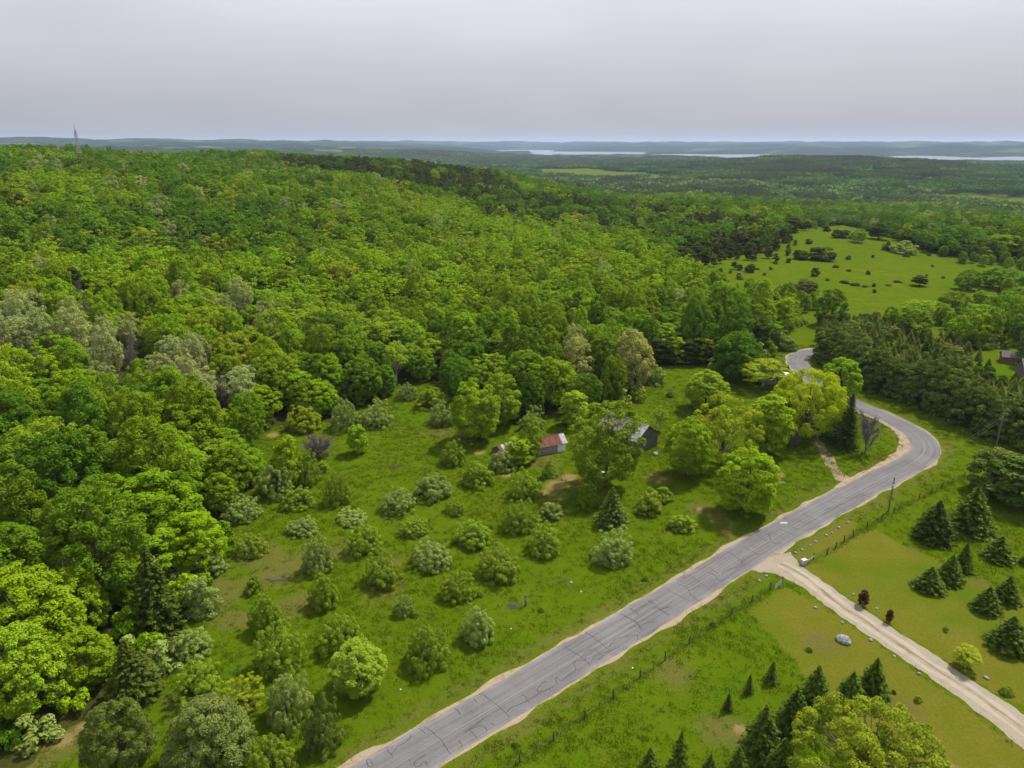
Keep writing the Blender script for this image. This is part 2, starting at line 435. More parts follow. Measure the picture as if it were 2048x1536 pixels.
# ------------------------------------------------------------------ ground sheet
def ground_mat():
    m, t, out = mat('meadow')
    g = N(t, 'ShaderNodeNewGeometry'); pos = g.outputs['Position']
    zn = N(t, 'ShaderNodeAttribute', attribute_name='zone')
    sp = N(t, 'ShaderNodeSeparateColor'); t.links.new(zn.outputs['Color'], sp.inputs[0])
    lawn, dry, dirt = sp.outputs[0], sp.outputs[1], sp.outputs[2]
    forest = zn.outputs['Alpha']
    nf = noise(t, 2.2, 5, .7, pos); nm = noise(t, .22, 4, .6, pos); nl = noise(t, .045, 3, .6, pos)
    nff = noise(t, 7.0, 3, .7, pos)
    tex = math_(t, 'ADD', math_(t, 'MULTIPLY', nf, .55), math_(t, 'MULTIPLY', nff, .45))
    tex = mrange(t, tex, .3, .7)
    mead = mixc(t, tex, (.052, .088, .003), (.120, .168, .006))
    mead = mixc(t, mrange(t, nm, .45, .75, 0, .75), mead, mixc(t, tex, (.078, .102, .006), (.158, .180, .018)))
    mead = mixc(t, math_(t, 'MULTIPLY', mrange(t, nl, .48, .66), .6), mead, mixc(t, tex, (.042, .090, .004), (.100, .168, .008)))
    nk = noise(t, .017, 4, .62, pos, .6)
    mead = mixc(t, mrange(t, nk, .52, .72, 0, .4), mead, mixc(t, tex, (.088, .098, .010), (.170, .170, .026)))
    lw = mixc(t, tex, (.086, .092, .010), (.182, .170, .026))
    lw = mixc(t, mrange(t, nm, .38, .7), lw, mixc(t, tex, (.108, .099, .018), (.212, .178, .046)))
    lw = mixc(t, mrange(t, nl, .5, .72), lw, mixc(t, tex, (.060, .105, .006), (.112, .160, .010)))
    lawn_m = mrange(t, math_(t, 'ADD', lawn, math_(t, 'MULTIPLY', math_(t, 'SUBTRACT', nm, .5), .25)), .42, .58)
    col = mixc(t, lawn_m, mead, lw)
    straw = mixc(t, tex, (.090, .078, .026), (.185, .150, .070))
    dm = mrange(t, math_(t, 'ADD', dry, math_(t, 'MULTIPLY', math_(t, 'SUBTRACT', math_(t, 'ADD', nm, nf), 1.0), .9)), .22, .8, 0, .8)
    col = mixc(t, dm, col, straw)
    far = N(t, 'ShaderNodeAttribute', attribute_name='far')
    flo = mixc(t, tex, (.040, .034, .016), (.085, .085, .028))
    # far woods, meadows and ploughed land seen as patches
    nw = noise(t, .0011, 4, .6, pos); nw2 = noise(t, .0045, 4, .65, pos); nt = noise(t, .05, 3, .7, pos); nt2 = noise(t, .012, 3, .6, pos)
    can = mixc(t, mrange(t, math_(t, 'ADD', math_(t, 'MULTIPLY', nt, .5), math_(t, 'MULTIPLY', nt2, .5)), .38, .62), (.006, .014, .008), (.024, .040, .016))
    can = mixc(t, mrange(t, nw2, .5, .62), can, mixc(t, mrange(t, nt, .4, .62), (.006, .010, .008), (.016, .024, .014)))
    fld = mixc(t, mrange(t, nw2, .4, .6), (.050, .085, .02), (.09, .10, .04))
    far_c = mixc(t, mrange(t, nw, .58, .60), can, fld)
    flo = mixc(t, far.outputs['Fac'], flo, far_c)
    fm = mrange(t, math_(t, 'ADD', forest, math_(t, 'MULTIPLY', math_(t, 'SUBTRACT', nm, .5), .4)), .35, .65)
    col = mixc(t, fm, col, flo)
    soil = mixc(t, tex, (.19, .125, .07), (.34, .25, .165))
    dd = mrange(t, math_(t, 'ADD', dirt, math_(t, 'MULTIPLY', math_(t, 'SUBTRACT', math_(t, 'ADD', nm, nf), 1.0), .8)), .35, .75, 0, .9)
    col = mixc(t, dd, col, soil)
    col = mixc(t, 1.0, col, (.73, .80, .48), 'MULTIPLY')
    principled(t, out, col, .95, 0.0, math_(t, 'ADD', tex, math_(t, 'MULTIPLY', nt, far.outputs['Fac'])), .6, .12)
    return m
M['ground'] = ground_mat()
az_in = np.radians(np.arange(-41, 41.01, .33)); az_out = np.radians(np.arange(46, 318, 6.0))
azs = np.concatenate([az_in, az_out])
rr = [.01, 12, 25, 36, 44]
while rr[-1] < 265: rr.append(rr[-1] + .85)
while rr[-1] < 30000: rr.append(rr[-1] * 1.022)
rr = np.array(rr)
nA, nR = len(azs), len(rr)
R_, A_ = np.meshgrid(rr, azs, indexing='ij')
gx = (R_ * np.sin(A_)).ravel(); gy = (R_ * np.cos(A_)).ravel(); gz = height(gx, gy)
iR, iA = np.meshgrid(np.arange(nR - 1), np.arange(nA), indexing='ij')
i0 = (iR * nA + iA).ravel(); i1 = (iR * nA + (iA + 1) % nA).ravel()
gf = np.stack([i0, i0 + nA, i1 + nA, i1], 1)
ppx, ppy, pdep = proj(gx, gy, gz)
gd = np.hypot(gx, gy)
clear = inpoly(ppx, ppy, CLEAR_A) | inpoly(ppx, ppy, FIELD) | (gd < 55) | (np.abs(np.arctan2(gx, gy)) > 1.0) & (gd < 300)
near = gd < 330
zone = np.zeros((len(gx), 4))
lawn = np.zeros(len(gx))
for L in LAWN: lawn = np.maximum(lawn, inpoly(ppx, ppy, L).astype(float))
rd = polydist(gx[near], gy[near], [tuple(p) for p in ROAD])
zone[near, 1] = blob(gx[near], gy[near], DRY, 1.15)
verge = np.clip(1 - np.abs(rd - 5.2) / 2.6, 0, 1) * .62
side = np.zeros(near.sum())
zone[near, 1] = np.maximum(zone[near, 1], verge)
dirt = blob(gx[near], gy[near], DIRT)
td = polydist(gx[near], gy[near], [tuple(p) for p in TRACK])
dirt = np.maximum(dirt, np.clip(1.1 - td / 2.6, 0, 1) * .7)
zone[near, 2] = np.maximum(dirt, np.clip(1.35 - rd / 3.9, 0, .8))
lawn = np.where(inpoly(ppx, ppy, FIELD), .44, lawn)
farm = np.sin(gx * .0031 + .5) * np.sin(gy * .0022 + 1.1) + .5 * np.sin(gx * .007 + gy * .004)
farm = (farm > .93) & (gd > 1300) & (gd < 9000)
lawn = np.where(farm, .5, lawn)
clear |= farm
zone[:, 0] = lawn
zone[:, 3] = np.where(clear, 0, 1)
zone[:, 1] = np.where((zone[:, 3] > .5) & (gd < 330), np.maximum(zone[:, 1], .2), zone[:, 1])
farv = np.clip((gd - 1500) / 1200, 0, 1)
gme = raw_mesh('ground', np.stack([gx, gy, gz], 1), gf, M['ground'], smooth=True, attr={'zone': ('POINT', zone), 'far': ('POINT', farv)})
g_o = tag(obj('ground', gme), kind='structure')

# lake
m, t, out = mat('lake_water')
g = N(t, 'ShaderNodeNewGeometry')
nb = noise(t, .03, 3, .6, g.outputs['Position'])
principled(t, out, (.10, .14, .17), .18, .5, nb, .25, 1.5)
M['water'] = m
lv = [(-7000, 3800, LAKE_Z), (14000, 3800, LAKE_Z), (20000, 16000, LAKE_Z), (-7000, 16000, LAKE_Z)]
tag(obj('lake', raw_mesh('lake', lv, [(0, 1, 2, 3)], M['water'])), 'pale grey lake below the far blue hills', None, None, 'structure')

# road, shoulders, driveway, track
def ribbon(line, offs_l, offs_r, z, nacross=1):
    line = np.asarray(line)
    tn = np.gradient(line, axis=0); tn /= np.linalg.norm(tn, axis=1)[:, None]
    nr = np.stack([tn[:, 1], -tn[:, 0]], 1)       # to the right of travel
    v = []; uv = []
    s = np.concatenate([[0], np.cumsum(np.linalg.norm(np.diff(line, axis=0), axis=1))])
    for k in range(nacross + 1):
        w = k / nacross
        o = offs_l + (offs_r - offs_l) * w
        p = line + nr * (o[:, None] if hasattr(o, '__len__') else o)
        v.append(np.column_stack([p, np.full(len(p), z)])); uv.append(np.column_stack([np.broadcast_to(o, len(p)), s]))
    v = np.array(v); n = len(line)
    f = []
    for k in range(nacross):
        for i in range(n - 1): f.append((k * n + i, (k + 1) * n + i, (k + 1) * n + i + 1, k * n + i + 1))
    uv = np.array(uv).reshape(-1, 2)
    return v.reshape(-1, 3), np.array(f), uv
m, t, out = mat('old_asphalt')
a = N(t, 'ShaderNodeAttribute', attribute_name='across'); al = N(t, 'ShaderNodeAttribute', attribute_name='along')
g = N(t, 'ShaderNodeNewGeometry')
cv = N(t, 'ShaderNodeCombineXYZ'); t.links.new(math_(t, 'MULTIPLY', a.outputs['Fac'], 2.2), cv.inputs[0]); t.links.new(math_(t, 'MULTIPLY', al.outputs['Fac'], .03), cv.inputs[1])
streak = noise(t, 1.0, 4, .65, cv.outputs[0])
nf = noise(t, 3.5, 4, .7, g.outputs['Position']); nm = noise(t, .16, 4, .6, g.outputs['Position'])
tx = math_(t, 'ADD', math_(t, 'MULTIPLY', streak, .5), math_(t, 'ADD', math_(t, 'MULTIPLY', nf, .25), math_(t, 'MULTIPLY', nm, .25)))
col = mixc(t, mrange(t, tx, .36, .62), (.080, .078, .078), (.166, .161, .159))
seam = mrange(t, math_(t, 'ABSOLUTE', math_(t, 'ADD', a.outputs['Fac'], math_(t, 'MULTIPLY', math_(t, 'SUBTRACT', nm, .5), .25))), 0, .16, .55, 0)
col = mixc(t, seam, col, (.215, .205, .205))
edge = mrange(t, math_(t, 'ABSOLUTE', a.outputs['Fac']), 2.4, 3.3, 0, 1)
edge = math_(t, 'MULTIPLY', edge, mrange(t, nm, .42, .62))
col = mixc(t, edge, col, (.21, .20, .19))
principled(t, out, col, .9, .2, nf, .25, .01)
M['asphalt'] = m
rng = np.random.RandomState(11)
nrd = len(ROAD)
def wob(n, amp, k=9):
    x = rng.rand(n + 4 * k) - .5; c = np.convolve(x, np.hanning(k) / np.hanning(k).sum(), 'same')[2 * k:2 * k + n]
    return c * amp * 3
rv, rf, ruv = ribbon(ROAD, -ROAD_W / 2 + wob(nrd, .16, 5), ROAD_W / 2 + wob(nrd, .16, 5), .045, 8)
road = tag(obj('road', raw_mesh('road', rv, rf, M['asphalt'], attr={'across': ('POINT', ruv[:, 0]), 'along': ('POINT', ruv[:, 1])})), 'cracked grey asphalt country road curving past the farm', None, None, 'structure')
def gravel_mat(name, c1, c2, c3):
    m, t, out = mat(name)
    g = N(t, 'ShaderNodeNewGeometry')
    nf = noise(t, 9.0, 4, .75, g.outputs['Position']); nm = noise(t, .5, 4, .65, g.outputs['Position'])
    c = mixc(t, mrange(t, nf, .3, .7), c1, c2)
    c = mixc(t, mrange(t, nm, .48, .66, 0, .7), c, c3)
    principled(t, out, c, .95, .1, nf, .6, .05)
    return m, t, c
M['sand'] = gravel_mat('sandy_gravel', (.20, .155, .095), (.36, .29, .20), (.14, .118, .05))[0]
M['gravel'] = gravel_mat('pale_gravel', (.21, .18, .13), (.305, .262, .20), (.21, .172, .115))[0]
M['track'] = gravel_mat('sandy_track', (.17, .135, .08), (.28, .225, .15), (.10, .105, .03))[0]
st = np.arange(nrd) / nrd
# width of the shoulder inside the bend
bend = np.exp(-((np.arange(nrd) - np.argmin(np.hypot(ROAD[:, 0] - flat(1830, 890)[0], ROAD[:, 1] - flat(1830, 890)[1]))) / 16.0) ** 2)
lw = .62 + wob(nrd, .8, 7) + 1.5 * bend
v, f, _ = ribbon(ROAD, -ROAD_W / 2 - np.clip(lw, .3, 4), np.full(nrd, -ROAD_W / 2 + .3), .022, 2)
tag(obj('gravel_shoulder', raw_mesh('gravel_shoulder', v, f, M['sand'])), 'wide sandy gravel shoulder on the orchard side of the road', None, None, 'structure')
rw = .32 + wob(nrd, .7, 7)
v, f, _ = ribbon(ROAD, np.full(nrd, ROAD_W / 2 - .3), ROAD_W / 2 + np.clip(rw, .12, 4), .022, 2)
tag(obj('gravel_shoulder', raw_mesh('gravel_shoulder', v, f, M['sand'])), 'narrow gravel edge along the lawn side of the road', None, None, 'structure')
def jitter_poly(P, z, step, amp, seed):
    r = np.random.RandomState(seed); out = []
    P = [np.array(p) for p in P]
    for i in range(len(P)):
        a_, b_ = P[i], P[(i + 1) % len(P)]
        n = max(1, int(np.linalg.norm(b_ - a_) / step))
        d_ = (b_ - a_) / (np.linalg.norm(b_ - a_) + 1e-6); nn = np.array([d_[1], -d_[0]])
        for k in range(n): out.append(a_ + (b_ - a_) * k / n + nn * (r.rand() - .5) * 2 * amp)
    return [(p[0], p[1], z) for p in out]
import bmesh
def poly_mesh(name, pts, m):
    bm = bmesh.new(); vs = [bm.verts.new(p) for p in pts]; fc = bm.faces.new(vs)
    bmesh.ops.triangulate(bm, faces=[fc])
    for q in bm.faces:
        if q.normal.z < 0: q.normal_flip()
    me = bpy.data.meshes.new(name); bm.to_mesh(me); bm.free(); me.materials.append(m); return me
dl0 = smooth_line([flat(*p) for p in [(1560, 1128), (1610, 1155), (1665, 1200), (1740, 1250), (1850, 1325), (1950, 1390), (2060, 1470), (2150, 1540)]], 1.2)
for i_ in list(range(6, 14)) + list(range(14, 22)):
    c_ = dl0[np.argmin(np.hypot(dl0[:, 0] - DRIVE[i_][0], dl0[:, 1] - DRIVE[i_][1]))]; DRIVE[i_] = c_ + (DRIVE[i_] - c_) * .86
drive = tag(obj('driveway', poly_mesh('driveway', jitter_poly(DRIVE, .034, .7, .2, 3), M['gravel'])), 'pale gravel driveway leaving the road across the lawn', None, None, 'structure')
dl = smooth_line([flat(*p) for p in [(1560, 1128), (1610, 1155), (1665, 1200), (1740, 1250), (1850, 1325), (1950, 1390), (2060, 1470), (2150, 1540)]], 1.2)
M['rut'] = gravel_mat('weedy_gravel', (.14, .12, .07), (.24, .20, .13), (.11, .12, .035))[0]
M['wheel'] = gravel_mat('packed_wheel_track', (.27, .235, .175), (.355, .31, .24), (.26, .215, .155))[0]
for off, hw, nm_, mt_ in ((-.1, .2, 'weedy_strip', 'rut'), (-.95, .34, 'wheel_track', 'wheel'), (.8, .34, 'wheel_track', 'wheel')):
    v, f, _ = ribbon(dl, off - hw + wob(len(dl), .3, 5), off + hw + wob(len(dl), .3, 5), .04)
    obj(nm_, raw_mesh(nm_, v, f, M[mt_]), drive)
nT = len(TRACK)
v, f, _ = ribbon(TRACK, -np.linspace(1.7, .6, nT) + wob(nT, .5, 5), np.linspace(1.7, .6, nT) + wob(nT, .5, 5), .018)
tag(obj('dirt_track', raw_mesh('dirt_track', v, f, M['track'])), 'worn dirt track climbing from the road to the hidden house', None, None, 'structure')

# sealed cracks in the asphalt
m, t, out = mat('crack_sealant'); principled(t, out, (.045, .044, .046), .7, .15); M['seal'] = m
m, t, out = mat('faded_paint'); principled(t, out, (.36, .345, .30), .8, .1); M['paint'] = m
Z4 = (650, 1011, 2.926); Z5 = (1248, 936, 2.56)
CR4 = [[(265, 1488), (245, 1495), (255, 1525), (275, 1530), (268, 1495)], [(360, 1425), (395, 1470)], [(385, 1460), (420, 1415), (480, 1380), (505, 1345)], [(550, 1305), (585, 1335)], [(585, 1295), (640, 1340), (685, 1385), (735, 1455)], [(585, 1460), (530, 1495), (522, 1520), (545, 1530), (575, 1500), (600, 1510), (595, 1530)], [(780, 1380), (798, 1395), (795, 1415)], [(820, 1330), (845, 1310), (900, 1275), (940, 1240)], [(840, 1305), (890, 1362)], [(850, 1310), (925, 1290), (950, 1320)], [(970, 1270), (992, 1292)], [(755, 1190), (775, 1200), (793, 1228)], [(865, 1130), (885, 1150)], [(900, 1105), (930, 1110), (950, 1130), (985, 1150), (1020, 1180), (1065, 1225), (1080, 1240)], [(1060, 1215), (1100, 1180), (1170, 1150), (1250, 1105), (1265, 1095)], [(1155, 1112), (1170, 1115), (1180, 1140), (1205, 1160)], [(1295, 1030), (1275, 1040), (1240, 1075), (1250, 1095), (1310, 1075), (1340, 1060)], [(1310, 1070), (1320, 1085)], [(1355, 1040), (1350, 1010), (1365, 1008), (1380, 1030), (1430, 995), (1470, 960), (1455, 930), (1465, 915), (1520, 905), (1530, 890)], [(1395, 820), (1440, 855), (1475, 870), (1500, 890), (1540, 920), (1550, 940)], [(1500, 880), (1530, 855), (1580, 838), (1605, 865), (1640, 860), (1720, 830)], [(1520, 740), (1560, 765), (1600, 795), (1630, 820), (1670, 855)], [(1660, 830), (1700, 790), (1745, 770), (1790, 760), (1825, 760), (1830, 790)], [(1570, 900), (1600, 870), (1630, 880), (1600, 905)], [(1720, 635), (1770, 655), (1820, 685), (1860, 730)], [(1775, 720), (1830, 705), (1900, 685), (1930, 685)], [(1780, 600), (1830, 625), (1838, 645)], [(1840, 600), (1890, 575)], [(1890, 560), (1910, 560), (1915, 580)], [(1915, 590), (1965, 615), (2020, 645)], [(1965, 610), (2015, 595)]]
CR5 = [[(30, 720), (75, 755)], [(0, 760), (60, 790), (90, 835)], [(125, 685), (145, 690), (190, 730), (230, 755)], [(190, 725), (240, 705)], [(215, 620), (260, 645), (330, 680)], [(275, 595), (320, 615), (340, 650), (380, 680)], [(330, 630), (400, 600)], [(335, 550), (380, 580), (420, 610), (450, 635)], [(430, 535), (470, 555), (490, 580), (540, 565)], [(440, 510), (480, 540)], [(500, 545), (520, 525), (560, 515), (600, 500), (610, 470)], [(530, 430), (580, 460), (610, 490), (625, 510)], [(610, 470), (650, 450), (690, 440)], [(620, 405), (660, 430), (700, 445)], [(640, 395), (690, 410), (740, 380)], [(680, 345), (730, 375), (800, 395)], [(740, 340), (760, 380), (810, 385)], [(790, 310), (850, 335), (890, 350)], [(840, 290), (900, 320), (960, 310)], [(880, 265), (950, 290)], [(920, 235), (980, 265), (1020, 275)], [(1030, 215), (1080, 200), (1120, 180)], [(1040, 170), (1120, 185), (1190, 205)], [(1100, 155), (1200, 150), (1290, 120)], [(1180, 115), (1230, 140)], [(1230, 90), (1290, 105)], [(1290, 60), (1370, 85)], [(1380, 30), (1440, 60)]]
for (ox, oy, s_), lst in ((Z4, CR4), (Z5, CR5)):
    for pl in lst:
        ln = smooth_line([flat(ox + x / s_, oy + y / s_) for x, y in pl], .45)
        ln = ln + (rng.rand(*ln.shape) - .5) * .16
        wd = .03 + .028 * rng.rand(len(ln))
        v, f, _ = ribbon(ln, -wd, wd, .051)
        obj('crack_seal', raw_mesh('crack_seal', v, f, M['seal']), road)
pp = flat(1567, 1046)
obj('paint_patch', raw_mesh('paint_patch', [(pp[0] - .8, pp[1] - .3, .052), (pp[0] + .6, pp[1] - .35, .052), (pp[0] + .9, pp[1] + .3, .052), (pp[0] - .5, pp[1] + .35, .052)], [(0, 1, 2, 3)], M['paint']), road)

# ------------------------------------------------------------------ tree prototypes
def unit(v): return v / (np.linalg.norm(v, axis=-1, keepdims=True) + 1e-9)
def cards(c, nrm, size, r, aspect=.62, along=None):
    n = len(c)
    tg = r.randn(n, 3) if along is None else along + r.randn(n, 3) * .25
    tg = unit(tg - nrm * (tg * nrm).sum(1, keepdims=True)); bt = np.cross(nrm, tg)
    s = size[:, None]
    v = np.stack([c - tg * s, c - bt * s * aspect + nrm * s * .18, c + tg * s, c + bt * s * aspect + nrm * s * .18], 1)
    return v.reshape(-1, 3)
def crown_mesh(name, c, nrm, size, tint, r, mat_, aspect=.62, along=None):
    v = cards(c, nrm, size, r, aspect, along)
    f = np.arange(len(v)).reshape(-1, 4)
    return raw_mesh(name, v, f, mat_, attr={'tint': ('POINT', np.repeat(np.clip(tint, 0, 1), 4))})
def blob_crown(r, w, h, base, nclump, cr, ncard, cs, flatten=.75, inner=.2, shape='ell', gap=.1, tclump=.5, upb=.6):
    """leaf clumps set over and inside an uneven crown; returns card arrays"""
    lob = unit(r.randn(9, 3)); la = r.rand(9) * .42 - .16
    if shape == 'dome': lob[:, 2] = np.abs(lob[:, 2]); la = r.rand(9) * .75 - .34
    cz = base + (h - base) * .5; rz = (h - base) * .5
    C = []; Nn = []; S = []; T = []; cl = []
    k = 0; tries = 0
    while k < nclump and tries < nclump * 20:
        tries += 1
        d = unit(r.randn(3))
        ins = r.rand() < inner
        q = (r.rand() ** .5 * .65) if ins else ((.80 + .2 * r.rand()) if shape != 'dome' else (.68 + .34 * r.rand()))
        bump = 1 + (la * np.maximum(lob @ d, 0) ** 3).sum()
        x, y, z = d * q * bump
        if shape == 'ell':
            if d[2] < -.9: continue
            p = np.array([x * w / 2, y * w / 2, cz + z * rz])
        elif shape == 'dome':       # skirts reach the ground
            d2 = np.array([d[0], d[1], abs(d[2]) * 1.0])
            p = np.array([x * w / 2, y * w / 2, base + abs(z) * (h - base)])
        elif shape == 'egg':        # broad low, pointed top
            zz = (z + 1) / 2; rad = (1 - zz ** 2.2) ** .5 * (.55 + .45 * min(zz * 3, 1))
            hd = unit(np.array([x, y])) * q * bump
            p = np.array([hd[0] * rad * w / 2, hd[1] * rad * w / 2, base + zz * (h - base)])
        c_r = cr * (.65 + .7 * r.rand()); cl.append((p, c_r)); k += 1
        out = unit(p - np.array([0, 0, base + (h - base) * .35]))
        m_ = int(ncard * (c_r / cr) ** 2 * (.7 + .6 * r.rand()))
        vv = unit(r.randn(m_, 3) + out * .6 + np.array([0, 0, upb]))
        pos = p + vv * c_r * (.55 + .45 * r.rand(m_, 1) ** .5) * np.array([1, 1, flatten])
        pos[:, 2] = np.maximum(pos[:, 2], .06)
        C.append(pos); Nn.append(unit(vv * .85 + r.randn(m_, 3) * .4 + np.array([0, 0, .3])))
        S.append(cs * (.6 + .8 * r.rand(m_))); tc = r.rand()
        T.append(.1 + tc * .5 + r.rand(m_) * .4)
    return np.concatenate(C), np.concatenate(Nn), np.concatenate(S), np.concatenate(T), cl
def trunk_mb(r, h, rad, cl=None, nlimb=8, lean=.008, fork=.35, n=6):
    mb = MB()
    lx, ly = r.randn(2) * lean * h
    def at(u): return Vector((lx * u * u, ly * u * u, u * h))
    us = [-.01, .05] + [.05 + .95 * k / 11 for k in range(1, 12)]
    mb.tube([at(u) for u in us], [rad * 1.3, rad] + [rad * (1 - .92 * (u - .05) / .95) for u in us[2:]], n)
    if cl:
        idx = r.permutation(len(cl))[:nlimb]
        for i in idx:
            p = Vector(cl[i][0]); u0 = max(.08, min(.85, p.z / h * (fork + .3 * r.rand())))
            s = at(u0)
            if math.hypot(p.x - s.x, p.y - s.y) < 4 * rad: continue
            mid = s.lerp(p, .5) + Vector((0, 0, (p - s).length * .08)); r0 = rad * (1 - u0) * .55
            mb.tube([s, mid, p], [r0, r0 * .6, r0 * .15], 5, cap=False)
    return mb
PRO = {}      # kind -> list of (crown mesh, trunk mesh, w, h)
def reg(kind, crown, trunk, w, h): PRO.setdefault(kind, []).append((crown, trunk, w, h))
def broad(kind, n, w, h, base, mat_, bark, nclump=60, cr=1.5, ncard=130, cs=.25, rad=.25, nl=12, seed=0, **kw):
    for i in range(n):
        r = np.random.RandomState(seed * 100 + i + 1)
        ww = w * (.9 + .2 * r.rand()); hh = h * (.92 + .16 * r.rand())
        C, Nn, S, T, cl = blob_crown(r, ww * .88, hh * .96, base * hh, nclump, cr, ncard, cs, **kw)
        reg(kind, crown_mesh('crown', C, Nn, S, T, r, M[mat_]), trunk_mb(r, hh * .92, rad, cl, nl).mesh('trunk', M[bark], True), ww, hh)
broad('maple', 6, 10.5, 16, .07, 'maple', 'bark', 250, .70, 82, .155, .26, seed=1, flatten=1.15, inner=.12, upb=.5)
broad('tall', 4, 8.0, 18, .09, 'maple', 'bark', 230, .66, 80, .15, .22, seed=2, shape='egg', flatten=1.3, inner=.12, upb=.5)
broad('open', 3, 11, 15, .14, 'yellow', 'bark', 190, .66, 62, .15, .3, nl=34, seed=3, inner=.25, flatten=.9, upb=.5)
broad('aspen', 4, 6.5, 16, .32, 'aspen', 'bark_pale', 120, .62, 60, .135, .17, nl=24, seed=4, inner=.3, flatten=1.2)
broad('apple', 6, 8.0, 6.0, .02, 'apple', 'bark', 190, .52, 120, .10, .2, seed=16, shape='dome', inner=.15, flatten=1.0, tclump=.3)
broad('shrub', 4, 4.5, 3.4, .02, 'blossom', 'bark', 100, .42, 100, .09, .1, seed=6, shape='dome', inner=.15, tclump=.3)
broad('sapling', 3, 4.0, 8.0, .06, 'maple_bright', 'bark', 100, .52, 62, .13, .12, seed=7, shape='egg', flatten=1.0)
broad('willow', 2, 15, 15, .06, 'willow', 'bark', 330, .8, 90, .15, .35, nl=40, seed=8, inner=.25, flatten=1.15)
broad('pine', 5, 6.0, 13, .12, 'pine', 'bark', 60, .95, 110, .22, .18, nl=14, seed=9, shape='egg', flatten=.65)
broad('white_pine', 4, 7.5, 12, .05, 'white_pine', 'bark', 90, 1.0, 130, .19, .2, nl=16, seed=10, shape='egg', flatten=.6)
broad('hedge_pine', 4, 7.5, 9.0, .01, 'white_pine', 'bark', 110, .95, 130, .17, .2, seed=15, shape='dome', inner=.12, flatten=.6)
broad('juniper', 3, 4.5, 4.0, .02, 'pine', 'bark', 36, .75, 90, .18, .12, seed=12, shape='egg')
broad('big', 2, 18, 14, .06, 'yellow', 'bark', 420, .78, 95, .14, .35, nl=50, seed=13, inner=.25, flatten=1.0)
broad('big_pine', 2, 13, 11, .03, 'white_pine', 'bark', 230, .95, 150, .15, .3, nl=30, seed=14, inner=.2, shape='egg', flatten=.7)
def spruce(kind, n, w, h, seed, mat_, lev=24, droop=.22, nb0=9, cs=.21):
    for i in range(n):
        r = np.random.RandomState(seed * 100 + i)
        ww = w * (.92 + .16 * r.rand()); hh = h * (.94 + .12 * r.rand())
        C = []; Nn = []; S = []; T = []; Al = []
        for l in range(lev):
            u = l / (lev - 1); z0 = hh * (.03 + .95 * u ** .93); L0 = ww / 2 * (1 - u) ** .82 * (.92 + .16 * r.rand()) + .08
            nb = max(4, int(nb0 * (1 - u) ** .5 + 3)); ph = r.rand() * 6.28
            for b in range(nb):
                th = ph + b * 2 * math.pi / nb + r.randn() * .16; L = L0 * (.78 + .36 * r.rand()); tb = r.rand()
                nn_ = max(3, int(L / .2))
                s = (np.arange(nn_) + .5 + r.rand(nn_) * .5) / nn_
                wid = .34 * L * (1 - s * .75) * .9
                for side in (-1, 0, 1):
                    lat = side * wid * (.5 + .5 * r.rand(nn_))
                    x = s * L * math.cos(th) - lat * math.sin(th); y = s * L * math.sin(th) + lat * math.cos(th)
                    z = z0 - droop * L * s + .10 * L * s ** 3 * 1.6 - abs(side) * .05 + r.randn(nn_) * .05
                    C.append(np.stack([x, y, np.maximum(z, .05)], 1))
                    Al.append(np.tile([math.cos(th) - side * .5 * math.sin(th), math.sin(th) + side * .5 * math.cos(th), -droop], (nn_, 1)))
                    Nn.append(unit(np.array([0, 0, 1.]) + .45 * r.randn(nn_, 3) + .35 * np.array([math.cos(th), math.sin(th), 0])))
                    S.append(cs * (.7 + .6 * r.rand(nn_))); T.append(np.clip(tb * .45 + r.rand(nn_) * .3 + s * .25, 0, 1))
        C, Nn, S, T, Al = map(np.concatenate, (C, Nn, S, T, Al))
        cm = crown_mesh('crown', C, Nn, S, T, r, M[mat_], .55, Al)
        tm = trunk_mb(r, hh * .98, .11 + .01 * hh, None, lean=.0).mesh('trunk', M['bark'], True)
        reg(kind, cm, tm, ww, hh)
spruce('spruce', 5, 5.0, 7.0, 21, 'spruce')
spruce('tall_spruce', 3, 5.5, 12, 22, 'spruce_dark', 30, .3)
spruce('small_spruce', 3, 2.2, 3.2, 23, 'spruce', 15, .15, 7, .14)
def bare(kind, n, w, h, seed, twigs, rad, up, matn, spread=1.0):
    for i in range(n):
        r = np.random.RandomState(seed * 10 + i); mb = MB()
        mains = []
        for k in range(22 if up < .5 else 9):
            th = r.rand() * 6.28; rr_ = w / 2 * (.25 + .6 * r.rand()) * spread; zf = .15 + .8 * r.rand(); rr_ = rr_ if up >= .5 else w / 2 * math.sqrt(1 - zf * zf) * (.7 + .3 * r.rand()); e = Vector((math.cos(th) * rr_, math.sin(th) * rr_, h * (zf if up < .5 else .4 + .5 * r.rand())))
            s = Vector((0, 0, h * up * r.rand())); mid = s.lerp(e, .5) + Vector((0, 0, -.05 * h)); mains.append((s, mid, e))
            mb.tube([s, mid, e], [rad * .6, rad * .4, rad * .15], 5, cap=False)
        tm = trunk_mb(r, h * .8, rad).mesh('trunk', M[matn], True)
        for k in range(twigs):
            s, m_, e = mains[r.randint(len(mains))]; u = .25 + .75 * r.rand(); p = s.lerp(e, u)
            d = Vector(unit(r.randn(3) * .7 + np.array([p.x / w * 3, p.y / w * 3, .7]))); L = (.14 + .2 * r.rand()) * w * .6
            q = p + d * L * .5 + Vector(r.randn(3)) * .05 * L; t2 = p + d * L + Vector(r.randn(3)) * .14 * L
            mb.tube([p, q, t2], [.022, .016, .008], 3, cap=False)
        reg(kind, mb.mesh('branches', M[matn]), tm, w, h)
bare('bare_shrub', 1, 6.5, 4.6, 31, 2600, .07, .1, 'twig')
bare('bare_tree', 1, 7.5, 10.5, 32, 1700, .2, .6, 'twig')
